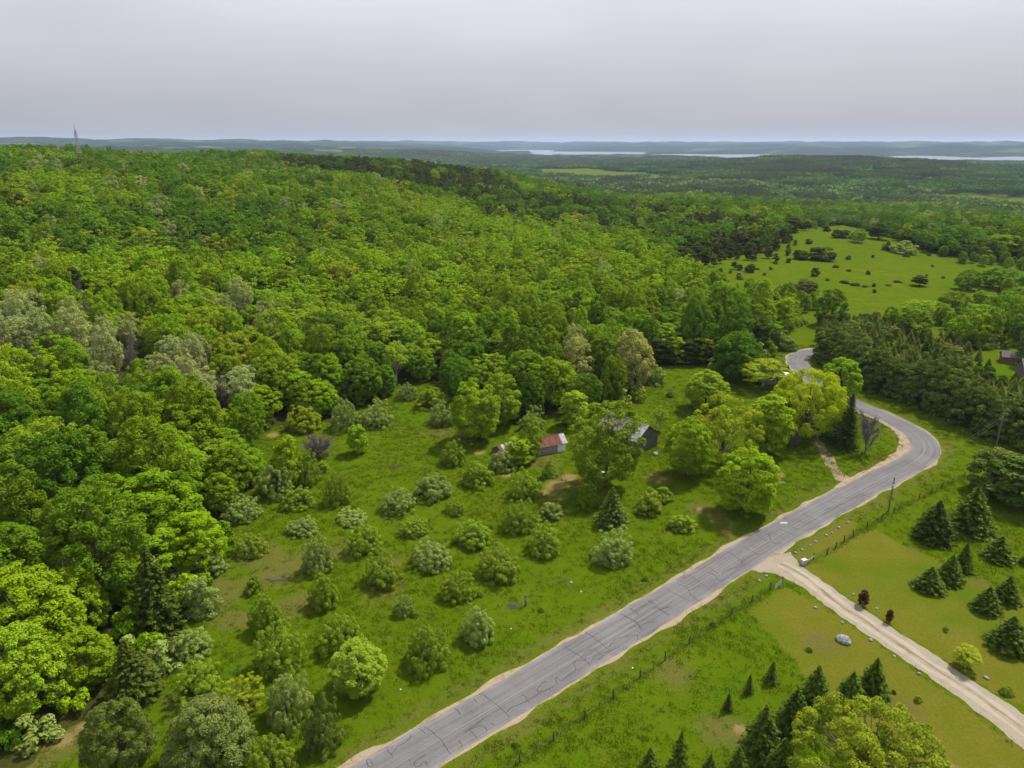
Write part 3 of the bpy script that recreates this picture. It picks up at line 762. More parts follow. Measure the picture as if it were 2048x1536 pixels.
# light prototypes for woodland beyond the nearest trees, crown and trunk in one mesh
def far_proto(name, w, h, base, mat_, bark, nclump, cr, ncard, cs, seed, **kw):
    r = np.random.RandomState(seed)
    C, Nn, S, T, cl = blob_crown(r, w * .88, h * .96, base * h, nclump, cr, ncard, cs, **kw)
    v = cards(C, Nn, S, r); n = len(v)
    tv = trunk_mb(r, h * .9, .2, cl, 3)
    tvv = [tuple(p) for p in tv.v]
    f = [tuple(range(i, i + 4)) for i in range(0, n, 4)] + [tuple(n + i for i in q) for q in tv.f]
    mi = [0] * (n // 4) + [1] * len(tv.f)
    return raw_mesh(name, np.concatenate([v, np.array(tvv)]), f, [M[mat_], M[bark]], mi=mi, attr={'tint': ('POINT', np.concatenate([np.repeat(T, 4), np.zeros(len(tvv))]))})

# ------------------------------------------------------------------ placing single trees
KNAME = {'maple': 'maple_tree', 'tall': 'broadleaf_tree', 'open': 'oak_tree', 'aspen': 'aspen_tree', 'apple': 'apple_tree', 'shrub': 'shrub', 'sapling': 'young_tree', 'willow': 'willow_tree', 'pine': 'pine_tree', 'white_pine': 'white_pine_tree', 'big': 'broadleaf_tree', 'big_pine': 'white_pine_tree', 'juniper': 'juniper_bush', 'hedge_pine': 'white_pine_tree', 'spruce': 'spruce_tree', 'tall_spruce': 'spruce_tree', 'small_spruce': 'young_spruce', 'bare_shrub': 'leafless_shrub', 'bare_tree': 'leafless_tree'}
PLACED = []      # x, y, radius
prng = random.Random(77)
def put_tree(kind, P, w, h, label, cat, group=None, leaf=None, rz=None, var=None, name=None):
    lst = PRO[kind]
    cm, tm, w0, h0 = lst[prng.randrange(len(lst)) if var is None else var % len(lst)]
    o = empty(name or KNAME[kind], (P[0], P[1], P[2] - .03), prng.random() * 6.28 if rz is None else rz, (w / w0, w / w0, h / h0))
    tag(o, label, cat, group)
    tk = bpy.data.objects.new('trunk', tm); link(tk, o)
    c = bpy.data.objects.new(cm.name.split('.')[0], cm); link(c, o)
    if leaf:
        c.material_slots[0].link = 'OBJECT'; c.material_slots[0].material = M[leaf]
    PLACED.append((P[0], P[1], w / 2))
    return o
def box_tree(kind, cx, w, top, bot, label, cat='tree', group=None, leaf=None, k=.2, **kw):
    dome = kind in ('apple', 'shrub', 'bare_shrub')
    if dome:
        th = PITCH + math.atan((bot - 768) / F); k = .5 * math.sin(th) * .9
    P = ground(cx, bot - k * w); s = mpp(P); wm = w * s
    z = zat(P, cx, top + .06 * w)
    if dome:        # the outline of a dome seen from above rises over its top
        T_ = (bot - k * w - top) * s
        z = P[2] + max(math.sqrt(max(T_ * T_ - (.5 * wm * math.sin(th)) ** 2, 0)) / math.cos(th), .35 * wm) * (.88 if kind == 'apple' else 1)
    return put_tree(kind, P, wm, max(z - P[2], .25 * wm), label, cat, group, leaf, **kw)

G_OR = 'apple trees of the old orchard'
for cx, w_, tp, bt, lb in [
 (595, 73, 973, 1028, 'rounded green apple tree in front of the pale thicket bush'), (677, 62, 940, 1017, 'pointed green apple tree beside the thicket under the leafless shrub'),
 (952, 79, 913, 982, 'dense green apple tree closest to the shaded bush and dark board shed'), (914, 44, 991, 1035, 'smallest round apple tree in the middle of the orchard'),
 (731, 82, 1041, 1117, 'green apple tree just below the low flat pale one'), (828, 65, 1032, 1082, 'low round green apple tree beside the smallest apple tree'),
 (950, 88, 1033, 1105, 'wide green apple tree below the smallest round apple tree'), (652, 70, 1140, 1230, 'two part green apple tree beside the brown dry grass'),
 (768, 88, 1099, 1187, 'broad green apple tree in the middle of its orchard row above the thin tree'), (912, 78, 1137, 1212, 'open green apple tree with limbs showing beside the little pale shrub'),
 (1000, 98, 1086, 1175, 'largest green apple tree in the orchard middle'), (1089, 80, 1048, 1122, 'green apple tree between the largest one and the pale one by the road'),
 (1041, 74, 998, 1075, 'tall green apple tree below the bare yard ground'), (850, 96, 1247, 1352, 'large dark sided green apple tree in the row along the road bank'),
 (685, 98, 1223, 1318, 'round green apple tree behind the dense spreading tree'), (537, 78, 1182, 1281, 'pointed green apple tree on the brown dry grass by the thicket'),
 (558, 118, 1250, 1366, 'wide feathery green apple tree merging into the corner thicket'), (400, 120, 1310, 1415, 'wide green apple tree in the thicket beside the dark spruce'),
 (507, 72, 1058, 1120, 'uneven green apple tree near the glowing yellow green maple')]:
    box_tree('apple', cx, w_ * (.92 if w_ < 100 else .82), tp + 3, bt - 2, lb, 'apple tree', G_OR)
for cx, w_, tp, bt, lb in [
 (487, 85, 991, 1055, 'wide pale apple tree at the wood edge behind the glowing maple'), (793, 77, 970, 1035, 'pale blossoming apple tree beside the biggest pale dome'),
 (866, 88, 938, 1009, 'biggest pale domed apple tree near the dark board shed'), (602, 70, 1029, 1080, 'low whitish apple tree on the olive grass near the wood'),
 (708, 66, 1020, 1056, 'low flat pale apple tree in the orchard grass'), (637, 72, 1076, 1158, 'pale two tiered apple tree above the fallen branches'),
 (870, 85, 1076, 1148, 'pale blossoming apple tree left of the largest green one'), (1225, 104, 1059, 1142, 'wide silvery blossoming apple tree alone on the road bank'),
 (960, 82, 1209, 1301, 'tall silvery apple tree beside the broken dead stump'), (382, 92, 1250, 1330, 'light green apple tree on the dry ground beside the two dark spruces'),
 (575, 105, 1345, 1465, 'grey green apple tree inside the thicket near the road verge'), (806, 44, 1187, 1240, 'thin half dead pale apple tree among fuller ones')]:
    box_tree('apple', cx, w_ * (.92 if w_ < 100 else .86), tp + 3, bt - 2, lb, 'apple tree', G_OR, 'blossom')
one = [
 ('bare_shrub', 640, 70, 863, 926, 'leafless purplish grey shrub at the upper edge of the orchard', 'shrub', None),
 ('sapling', 717, 42, 844, 914, 'slim bright young tree alone in the grass beside the leafless shrub', 'tree', None),
 ('sapling', 581, 58, 868, 985, 'upright bright green tree rising out of orchard thicket', 'tree', None),
 ('apple', 556, 72, 925, 1003, 'pale thicket bush below the upright bright green tree', 'shrub', 'blossom'),
 ('apple', 612, 62, 905, 978, 'dense green thicket bush under the leafless shrub', 'shrub', None),
 ('shrub', 645, 30, 920, 947, 'small leafy bush at the foot of the leafless shrub', 'shrub', 'apple'),
 ('maple', 720, 118, 1285, 1404, 'dense green spreading tree in the lowest orchard row near the road', 'tree', 'apple'),
 ('open', 490, 84, 1355, 1432, 'yellow green feathery bush in the thicket at the orchard corner', 'shrub', None),
 ('big_pine', 427, 185, 1394, 1575, 'large soft blue green pine in the thicket at the orchard corner', 'pine tree', 'blossom_pine'),
 ('big_pine', 250, 150, 1385, 1575, 'dull green fir in the thicket beside the bare ground', 'fir tree', None),
 ('apple', 552, 92, 1465, 1565, 'dull green bush in the thicket close to the road verge', 'shrub', None),
 ('apple', 645, 80, 1405, 1522, 'dark bush at the thicket end beside the road', 'shrub', 'white_pine'),
 ('shrub', 509, 36, 1153, 1192, 'small bright bush beside fallen branches in the orchard', 'shrub', 'apple'),
 ('shrub', 405, 80, 1155, 1247, 'grey green rounded bush at the woodland edge beside dark spruce', 'shrub', None),
 ('shrub', 434, 48, 1115, 1155, 'low pale bush under the yellow green maple at the orchard edge', 'shrub', None),
 ('maple', 392, 126, 1018, 1158, 'glowing yellow green maple at the woodland edge of the orchard', 'maple tree', 'maple_bright'),
 ('tall_spruce', 318, 108, 1075, 1275, 'tall dark brownish spruce at the woodland edge of the orchard', 'spruce tree', None),
 ('tall_spruce', 270, 112, 1264, 1415, 'dark spruce at the woodland edge below the taller spruce', 'spruce tree', None),
 ('apple', 752, 66, 800, 862, 'pale bush at the mouth of the grassy lane into the wood', 'shrub', 'blossom'),
 ('apple', 613, 76, 806, 870, 'yellow green bush at the wood edge above the leafless shrub', 'shrub', 'yellow'),
 ('apple', 692, 62, 795, 865, 'grey green bush behind the slim young tree', 'shrub', 'blossom'),
 ('apple', 886, 60, 803, 857, 'pale rounded bush beside the dark maple above the orchard lane', 'shrub', 'blossom'),
 ('apple', 862, 68, 768, 822, 'green bush at the upper end of the grassy lane', 'shrub', None),
 ('apple', 818, 44, 765, 803, 'small pale bush closing the grassy lane at its top', 'shrub', 'blossom'),
 ('apple', 905, 55, 880, 937, 'shaded bush in front of the dark board shed', 'shrub', None),
 ('apple', 1064, 52, 812, 866, 'pale bush behind the red roofed shed', 'shrub', 'blossom'),
 ('tall', 1060, 52, 826, 928, 'narrow olive green tree beside the red roofed shed', 'tree', 'poplar'),
 ('sapling', 1040, 60, 868, 940, 'bright young tree between the two rusty roofed sheds', 'tree', None),
 ('apple', 1003, 58, 897, 950, 'pale bush crowding the collapsed shed', 'shrub', 'blossom'),
 ('apple', 1052, 68, 935, 1005, 'green bush at the top of the orchard below the sheds', 'shrub', None),
 ('shrub', 1104, 46, 1002, 1040, 'low bush on the bare ground in front of the big tree', 'shrub', None),
 ('shrub', 1098, 28, 925, 958, 'small green bush in the yard before the red roofed shed', 'shrub', 'apple'),
 ('apple', 1176, 54, 965, 1026, 'dark green bush at the foot of the big yard tree', 'shrub', 'maple_dark'),
 ('spruce', 1223, 68, 970, 1060, 'single spruce standing before the big yard tree', 'spruce tree', 'white_pine'),
 ('shrub', 1300, 62, 978, 1034, 'wide pale bush beside the single yard spruce', 'shrub', 'apple'),
 ('shrub', 1325, 40, 972, 1010, 'small bush tucked behind the wide pale bush', 'shrub', 'apple'),
 ('shrub', 1363, 58, 1028, 1070, 'low rounded bush alone on the grass by the road', 'shrub', 'apple'),
 ('maple', 1211, 150, 794, 1004, 'big spreading open crowned tree standing in front of the barn', 'tree', 'big_tree'),
 ('maple', 952, 104, 757, 902, 'dense dark maple leaning over the dark board shed', 'maple tree', 'maple'),
 ('tall', 1003, 84, 742, 868, 'olive green tree behind the dense dark maple', 'tree', 'poplar'),
 ('maple', 1047, 98, 698, 828, 'rounded dark maple behind the sheds', 'maple tree', 'maple_dark'),
 ('maple', 1110, 98, 712, 832, 'bright sided maple behind the red roofed shed', 'maple tree', 'maple'),
 ('tall', 1152, 74, 670, 802, 'straw coloured flowering tree beside the rounded maples', 'tree', 'straw'),
 ('tall', 1260, 88, 653, 800, 'tall straw coloured flowering tree at the meadow corner', 'tree', 'straw'),
 ('tall', 1205, 74, 666, 795, 'dark green tree between the two straw coloured trees', 'tree', 'maple_dark'),
 ('sapling', 1145, 58, 776, 864, 'thin pale green tree behind the red roofed shed', 'tree', 'poplar'),
 ('shrub', 1313, 42, 735, 772, 'pinkish pale bush at the meadow corner', 'shrub', None),
 ('shrub', 1340, 16, 780, 796, 'tiny bush alone in the small meadow', 'shrub', None),
 ('aspen', 1318, 32, 812, 868, 'thin sapling beside the barn gable', 'tree', 'poplar'),
 ('maple', 1374, 98, 832, 972, 'yellow green maple standing right of the barn gable', 'maple tree', 'maple_bright'),
 ('open', 1442, 116, 780, 955, 'tall olive yellow oak between the barn and the road', 'oak tree', None),
 ('tall', 1410, 88, 735, 835, 'pale green feathery tree at the edge of the small meadow', 'tree', 'poplar'),
 ('maple', 1464, 90, 662, 778, 'compact round dark maple at the far meadow edge', 'maple tree', 'maple_dark'),
 ('maple', 1490, 124, 892, 1050, 'bright green low branching maple closest to the road', 'maple tree', 'maple_bright'),
 ('tall', 1530, 102, 783, 928, 'yellow green tree beside the shining willow', 'tree', 'maple_bright'),
 ('aspen', 1525, 104, 712, 795, 'thin open yellowish tree in front of the white roof', 'tree', 'yellow'),
 ('willow', 1608, 158, 730, 905, 'shining yellow willow hiding the house', 'willow tree', None),
 ('maple', 1660, 60, 808, 884, 'low yellow branch clump of tree before the house eave', 'tree', 'willow'),
 ('tall_spruce', 1567, 50, 785, 885, 'dark spruce tucked in front of the shining willow', 'spruce tree', None),
 ('tall_spruce', 1672, 42, 732, 812, 'brownish spruce before the bright round maple by the road', 'spruce tree', None),
 ('maple', 1676, 82, 711, 808, 'bright round maple beside the pine hedge and road', 'maple tree', 'maple_bright'),
 ('tall_spruce', 1690, 52, 780, 905, 'wide dark spruce between the house and the road bend', 'spruce tree', None),
 ('bare_tree', 1730, 70, 804, 920, 'nearly leafless tree on the grass inside the road bend', 'tree', None),
 ('bare_shrub', 1575, 52, 852, 900, 'grey leafless shrub at the foot of the willow', 'shrub', None),
 ('spruce', 1573, 24, 728, 760, 'small spruce beside the white roof', 'spruce tree', None),
 ('white_pine', 1980, 92, 885, 1000, 'rounded blue green pine beside the wire fence end', 'pine tree', None),
 ('pine', 2032, 116, 905, 1034, 'broad dark pine behind the rounded blue green pine', 'pine tree', 'spruce'),
 ('shrub', 1958, 32, 968, 1002, 'pale whitish bush between the pines and the dark spruces', 'shrub', None),
 ('spruce', 1866, 84, 993, 1094, 'very dense dark rounded spruce by the wire fence', 'spruce tree', 'spruce_dark'),
 ('spruce', 1938, 96, 963, 1078, 'largest dark lawn spruce with uneven outline', 'spruce tree', None),
 ('big', 1722, 290, 1392, 1680, 'large yellow green open tree among spruces on the lawn corner', 'tree', 'lawn_tree'),
 ('aspen', 1930, 56, 1291, 1346, 'wispy yellow green shrub beside the gravel driveway', 'shrub', 'yellow'),
 ('maple', 62, 150, 1238, 1462, 'large maple beside the bare sandy ground', 'maple tree', 'poplar'),
 ('maple', -8, 100, 1375, 1480, 'maple at the lower end of the wood by the bare ground', 'maple tree', 'maple_dark'),
 ('maple', 165, 130, 1130, 1300, 'green maple behind the two dark edge spruces', 'maple tree', 'maple'),
 ('maple', 250, 120, 935, 1110, 'large layered maple at the wood edge behind the glowing maple', 'maple tree', 'maple_bright'),
 ('white_pine', 2050, 46, 640, 738, 'dark white pine overhanging the brown cabin', 'pine tree', None),
 ('small_spruce', 1542, 31, 1320, 1370, 'small dense conical spruce on open grass', 'spruce tree', None),
 ('small_spruce', 1497, 21, 1346, 1389, 'thin young spruce between two small spruces', 'spruce tree', None),
 ('small_spruce', 1455, 23, 1384, 1424, 'little brownish young spruce with long shadow', 'spruce tree', 'spruce_dark'),
]
M['blossom_pine'] = foliage('soft_pine_needles', (.085, .130, .040), (.190, .240, .090), trans=.2, var=.05)
M['poplar_spruce'] = foliage('light_spruce_needles', (.110, .140, .030), (.250, .275, .075), trans=.15, var=.1)
M['lawn_tree'] = foliage('lawn_tree_leaves', (.135, .175, .012), (.280, .315, .028), var=.03, hl=-.003, hh=.003)
M['big_tree'] = foliage('yard_tree_leaves', (.090, .145, .010), (.215, .275, .020), var=.03, hl=-.003, hh=.003)
for k_, cx, w_, tp, bt, lb, ct, lf in one: box_tree(k_, cx, w_, tp, bt, lb, ct, None, lf)
for q in [(1857, 64, 1127, 1190), (1897, 60, 1103, 1174), (1924, 42, 1079, 1149), (1996, 66, 1064, 1130), (1971, 60, 1165, 1232), (2011, 58, 1144, 1212), (2014, 84, 1222, 1312), (2052, 30, 1098, 1134)]:
    box_tree('spruce', *q, 'conical green spruce on the mown lawn beyond the driveway', 'spruce tree', 'lawn spruces beyond the driveway')
for q in [(1628, 68, 1323, 1417), (1698, 66, 1334, 1420), (1742, 70, 1307, 1404), (1584, 82, 1368, 1477), (1521, 84, 1401, 1522), (1560, 78, 1468, 1570), (1645, 58, 1390, 1455), (1472, 54, 1486, 1570), (1355, 56, 1458, 1570), (1297, 64, 1490, 1575), (1418, 38, 1503, 1560)]:
    box_tree('spruce', *q, 'green spruce in the cluster around the yellow green open tree', 'spruce tree', 'spruces in the lawn corner cluster')
for cx, w_, tp, bt in [(1725, 34, 1167, 1203), (1777, 25, 1208, 1236)]:
    P = flat(cx, bt + 8)
    put_tree('sapling', P, w_ * mpp(P) * .58, zat(P, cx, tp) * .75, 'purple leaved young ornamental tree with dense crown beside the driveway' if cx < 1750 else 'tiny wide topped purple leaved tree farther along the driveway', 'tree', None, 'purple', name='ornamental_tree')
for cx, cy_, w_, lb in [(1618, 1302, 14, 'small dark green shrub on the mown lawn above the spruce cluster'), (1835, 1402, 17, 'small flowering shrub between the spruce cluster and driveway'), (1787, 1386, 10, 'tiny shrub beside the spruce cluster'), (1803, 1423, 15, 'dull low shrub behind the big yellow green lawn tree'), (2010, 1387, 22, 'faint low shrub across the driveway from the lawn stones'), (1892, 1262, 13, 'tiny upright shrub alone on the mown lawn'), (1427, 1250, 15, 'leafy shrub growing through the wire fence'), (1083, 1222, 14, 'small dark tuft shrub beside the dead stump'), (1032, 1490, 16, 'small green shrub on the verge near the fence'), (960, 1192, 14, 'little pale shrub between orchard trees'), (1290, 1160, 14, 'small faint shrub on the road bank'), (800, 1350, 10, 'tiny plant at the foot of an orchard tree'), (830, 1232, 16, 'small pale plant beside the thin orchard tree')]:
    P = flat(cx, cy_); put_tree('shrub', P, w_ * mpp(P), w_ * mpp(P) * .8, lb, 'shrub', None, 'apple' if w_ > 12 else 'maple_dark')

for cx, cy_ in [(185, 690), (268, 770), (105, 800), (30, 690), (340, 800), (455, 835), (160, 640)]:
    P = ground(cx, cy_); put_tree('bare_tree', P, prng.uniform(6, 8), prng.uniform(13, 16), 'leafless grey tree standing among the pale woodland aspens', 'tree', 'leafless trees among the aspens')
# field at the right
G_F = 'bushes scattered over the open field'
for cx, w_, tp, bt in [(1585, 30, 430, 470), (1610, 28, 440, 467), (1756, 38, 444, 486)]:
    box_tree('pine', cx, w_, tp, bt, 'tall dark pine at the far edge of the open field', 'pine tree', 'pines at the far field edge')
for cx, w_, tp, bt in [(1651, 20, 450, 467), (1672, 24, 457, 480), (1692, 24, 459, 481), (1570, 16, 474, 489), (1617, 14, 477, 490), (1696, 11, 510, 521), (1746, 7, 509, 517), (1480, 13, 527, 543), (1500, 22, 527, 549), (1577, 12, 514, 528), (1631, 16, 533, 556), (1736, 10, 540, 551), (1477, 12, 545, 560), (1748, 9, 566, 575), (1748, 9, 578, 587), (1795, 16, 561, 568), (1670, 13, 529, 538), (1698, 12, 537, 545), (1550, 10, 521, 530), (1528, 7, 545, 552), (1541, 8, 533, 541), (1515, 8, 535, 541), (1460, 8, 540, 548), (1440, 10, 535, 545), (1865, 7, 529, 535), (1885, 7, 552, 558), (1853, 6, 548, 553), (1655, 8, 556, 563), (1710, 22, 568, 575), (1690, 20, 562, 570), (1730, 14, 571, 577), (1776, 12, 568, 574), (1812, 16, 511, 516), (1858, 8, 507, 513), (1820, 7, 503, 508)]:
    box_tree('juniper', cx, w_, tp, bt, 'small dark juniper bush scattered on the open field', 'juniper', G_F)
box_tree('juniper', 1642, 56, 492, 531, 'broad dark juniper thicket in the middle of the field', 'juniper')
box_tree('juniper', 1600, 36, 498, 526, 'dark juniper thicket beside the broadest field thicket', 'juniper')
box_tree('pine', 1839, 31, 548, 578, 'dark pine alone at the end of the field hedge line', 'pine tree')
box_tree('maple', 1716, 28, 456, 490, 'pale green broadleaf tree in the open field', 'tree', None, 'poplar')
box_tree('shrub', 1800, 50, 491, 508, 'wide pale brush heap in the open field', 'shrub')
box_tree('shrub', 1775, 20, 486, 501, 'small bush at the end of the pale brush heap', 'shrub', None, 'pine')
box_tree('shrub', 1480, 18, 549, 560, 'pale blossoming bush at the near field edge', 'shrub')
for i, q in enumerate([(1725, 84, 404, 452), (1925, 88, 446, 510), (2000, 88, 464, 527), (1800, 54, 434, 474), (1843, 56, 424, 482), (1660, 68, 574, 664), (1935, 52, 536, 590), (2000, 84, 530, 594), (1900, 62, 578, 645), (1962, 104, 603, 676), (2032, 66, 570, 655), (1515, 50, 558, 625), (1572, 42, 563, 640)]):
    box_tree('maple', *q, 'rounded green broadleaf tree bordering the open field', 'tree', 'broadleaf trees bordering the field', ['maple_dark', 'maple_dark', 'maple', 'maple', 'maple', 'maple_dark', 'maple_dark', 'maple_dark', 'maple', 'maple', 'maple', 'maple', 'maple_dark'][i])
box_tree('open', 1845, 90, 594, 655, 'open grey green tree with visible limbs at the near field edge', 'tree', None, 'poplar')
box_tree('sapling', 1565, 46, 592, 672, 'bright column shaped tree near the hidden road end', 'tree')
box_tree('white_pine', 1610, 50, 553, 606, 'dark rounded white pine at the near field edge', 'pine tree')
box_tree('white_pine', 1512, 58, 622, 718, 'dark layered white pine beside the road end', 'pine tree', None, 'spruce')
box_tree('white_pine', 1478, 44, 640, 712, 'dark white pine behind the compact round maple', 'pine tree', None, 'spruce')
box_tree('shrub', 1575, 36, 672, 704, 'pale bush at the road end', 'shrub')
box_tree('shrub', 1548, 26, 668, 704, 'twiggy dull bush beside the pale road end bush', 'shrub', None, 'pine')
for i in range(7):
    box_tree('pine', 1312 + i * 20, 34, 672 + (i % 2) * 4, 735, 'brownish low pine in the row behind the small meadow', 'pine tree', 'pine row behind the small meadow', 'yellow' if i % 3 == 2 else 'spruce_dark')

fr2 = random.Random(21)
def sprinkle(poly, n, fn):
    x0, x1 = min(p[0] for p in poly), max(p[0] for p in poly); y0, y1 = min(p[1] for p in poly), max(p[1] for p in poly)
    while n:
        x, y = fr2.uniform(x0, x1), fr2.uniform(y0, y1)
        if inpoly(x, y, poly): fn(ground(x, y)); n -= 1
def scrub_pine(P):
    h_ = fr2.uniform(3, 8); put_tree('pine', P, h_ * fr2.uniform(.6, .8), h_, 'dark scrub pine straggling into the side of the open field', 'pine tree', 'pines straggling into the field')
sprinkle([(1398, 525), (1470, 512), (1545, 500), (1565, 470), (1600, 458), (1590, 500), (1560, 525), (1500, 535), (1450, 545)], 30, scrub_pine)
def edge_tree(P):
    h_ = fr2.uniform(4, 9); put_tree(fr2.choice(['maple', 'tall', 'sapling']), P, h_ * fr2.uniform(.65, .95), h_, 'young broadleaf tree straggling into the edge of the open field', 'tree', 'young trees at the field edge', fr2.choice(['poplar', 'maple', 'maple_dark', 'apple']), name='broadleaf_tree')
for pl, n_ in (([(1600, 454), (1700, 450), (1760, 468), (1770, 476), (1690, 458), (1600, 462)], 9), ([(1830, 490), (1900, 512), (2060, 532), (2060, 542), (1890, 524), (1830, 500)], 14), ([(1440, 570), (1560, 600), (1640, 620), (1640, 640), (1520, 610), (1440, 585)], 12), ([(1740, 640), (1900, 650), (1900, 668), (1820, 678), (1740, 658)], 10), ([(1930, 585), (2060, 585), (2060, 640), (1930, 640)], 12)):
    sprinkle(pl, n_, edge_tree)

# pine hedge along the road and the plantation behind it
hl = smooth_line([flat(*p) for p in [(1638, 716), (1672, 748), (1722, 778), (1800, 808), (1870, 838), (1940, 868), (2020, 898), (2120, 935)]], .5)
acc = 0; last = hl[0]; rows = []
hedge_pts = []
for p in hl:
    if np.linalg.norm(p - last) > 3.7 or p is hl[0]:
        hedge_pts.append(p); last = p
rp = random.Random(8)
for p in hedge_pts:
    for k_ in range(2):
        q = p + np.array([2.6, 3.4]) * (1.15 + 1.35 * k_) + np.array([rp.uniform(-.6, .6), rp.uniform(-.6, .6)])
        hh = rp.uniform(8.8, 10.6) * (1.0 if k_ == 0 else 1.08)
        put_tree('hedge_pine', (q[0], q[1], 0), rp.uniform(7.0, 8.6), hh, 'dense dark pine in the hedge row along the road bend', 'pine tree', 'pine hedge along the road bend', 'white_pine')
cnt = 0
tn = unit(hedge_pts[-1] - hedge_pts[4]); nn_ = np.array([-tn[1], tn[0]])
if nn_[1] < 0: nn_ = -nn_
for i in range(-16, 30):
    for j in range(0, 19):
        q = hedge_pts[4] + tn * (i * 4.0 + rp.uniform(-.5, .5)) + nn_ * (14 + j * 4.8 + rp.uniform(-.5, .5))
        z = float(height(q[0], q[1])); a_, b_, _ = proj(q[0], q[1], z)
        if not inpoly(a_, b_, HEDGE) or a_ > 2090: continue
        if inpoly(a_, b_, [(1950, 700), (2100, 690), (2100, 780), (1990, 768)]): continue
        if rp.random() < .05: continue
        hh = rp.uniform(3.2, 5.4)
        put_tree(['spruce', 'spruce', 'white_pine'][rp.randrange(3)], (q[0], q[1], z), hh * rp.uniform(.75, 1.0), hh, 'small conifer in the planted rows behind the pine hedge', 'conifer', 'conifer plantation behind the hedge', ['spruce', 'white_pine', 'pine', 'poplar_spruce'][rp.choice([0, 0, 1, 3, 3, 3, 3])] if True else None)
        cnt += 1

# ------------------------------------------------------------------ woodland
fr = np.random.RandomState(42)
xs, ys = np.meshgrid(np.arange(-900, 900, 7.8), np.arange(40, 1340, 7.8))
xs = xs.ravel() + (fr.rand(xs.size) - .5) * 5.6; ys = ys.ravel() + (fr.rand(ys.size) - .5) * 5.6
keep = (np.abs(np.arctan2(xs, ys)) < math.radians(40.5)) & (np.hypot(xs, ys) < 1320)
xs, ys = xs[keep], ys[keep]
zs = height(xs, ys)
fx, fy, fd = proj(xs, ys, zs)
keep = ~(inpoly(fx, fy, CLEAR_A) | inpoly(fx, fy, FIELD)) & (polydist(xs, ys, [tuple(p) for p in ROAD[::6]]) > 9)
xs, ys, zs, fx, fy = xs[keep], ys[keep], zs[keep], fx[keep], fy[keep]
pa = np.array(PLACED)
ok = np.ones(len(xs), bool)
for x_, y_, r_ in pa:
    ok &= np.hypot(xs - x_, ys - y_) > r_ * .75 + 2.2
xs, ys, zs, fx, fy = xs[ok], ys[ok], zs[ok], fx[ok], fy[ok]
fdist = np.hypot(xs, ys)
nz = np.sin(xs * .021 + 1.3) * np.sin(ys * .017 + .4) + .6 * np.sin(xs * .047 + ys * .031) + .5 * np.sin(xs * .011 - ys * .023 + 2)
u = fr.rand(len(xs))
spec = np.where(u < .62, 'maple', np.where(u < .86, 'tall', np.where(u < .93, 'open', np.where(u < .965, 'aspen', 'pine')))).astype(object)
spec[(spec == 'pine') & (fdist > 330) & (u < .985)] = 'maple'
spec[(spec == 'aspen') & (fdist < 190)] = 'tall'
pz = (inpoly(fx, fy, PINE_A) | inpoly(fx, fy, PINE_B))
spec[pz & (fr.rand(len(xs)) < np.where(inpoly(fx, fy, PINE_B), .66, .88))] = 'pine'
az_ = inpoly(fx, fy, ASPEN) | inpoly(fx, fy, ASPEN2)
spec[az_ & (fr.rand(len(xs)) < .66)] = 'aspen'
pz2 = inpoly(fx, fy, POPLAR)
spec[pz2 & (fr.rand(len(xs)) < .5)] = 'poplar'
hgt = np.where(spec == 'pine', 13.0, np.where(spec == 'aspen', 16.0, np.where(spec == 'tall', 16.5, 15.0))) * (.66 + .64 * fr.rand(len(xs)))
wid = np.where(spec == 'pine', 6.2, np.where(spec == 'aspen', 7.4, np.where(spec == 'tall', 9.4, 12.2))) * (.72 + .56 * fr.rand(len(xs)))
wid = np.where(pz & (spec == 'pine'), wid * 1.35, wid)
# lower scrubby growth where the wood meets the orchard, the field and the thicket corner
edge = np.zeros(len(xs), bool)
for dx, dy in ((10, 0), (-10, 0), (0, 10), (0, -10), (7, 7), (-7, 7), (7, -7), (-7, -7)):
    a_, b_, _ = proj(xs + dx, ys + dy, zs); edge |= inpoly(a_, b_, CLEAR_A) | inpoly(a_, b_, FIELD)
hgt = np.where(edge, hgt * .72, hgt); wid = np.where(edge, wid * .85, wid)
hgt = np.where((fdist < 180) & ~edge, hgt * 1.15, hgt); wid = np.where((fdist < 180) & ~edge, wid * 1.1, wid)
tpx, tpy, _ = proj(xs, ys, zs + hgt)
seen = (tpx > -20) & (tpx < 2068) & (tpy < 1536)
order = np.argsort(fdist)
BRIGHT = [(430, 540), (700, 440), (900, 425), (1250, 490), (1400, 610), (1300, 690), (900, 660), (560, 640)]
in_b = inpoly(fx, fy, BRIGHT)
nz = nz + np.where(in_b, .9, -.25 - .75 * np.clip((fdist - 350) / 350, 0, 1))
LAB = {'maple': ('rounded broadleaf tree', 'tree', 'woodland broadleaf trees'),
       'tall': ('narrow broadleaf tree', 'tree', 'woodland narrow broadleaf trees'),
       'open': ('open crowned oak', 'oak tree', 'woodland oaks'),
       'aspen': ('aspen with light trunk', 'aspen tree', 'woodland aspens'),
       'poplar': ('slender poplar with pale trunk', 'poplar tree', 'woodland poplars'),
       'pine': ('pine', 'pine tree', 'woodland pines')}
left = {'maple': 170, 'tall': 100, 'open': 40, 'aspen': 60, 'poplar': 40, 'pine': 110}
single = np.zeros(len(xs), bool)
n_rng = np.random.RandomState(3)
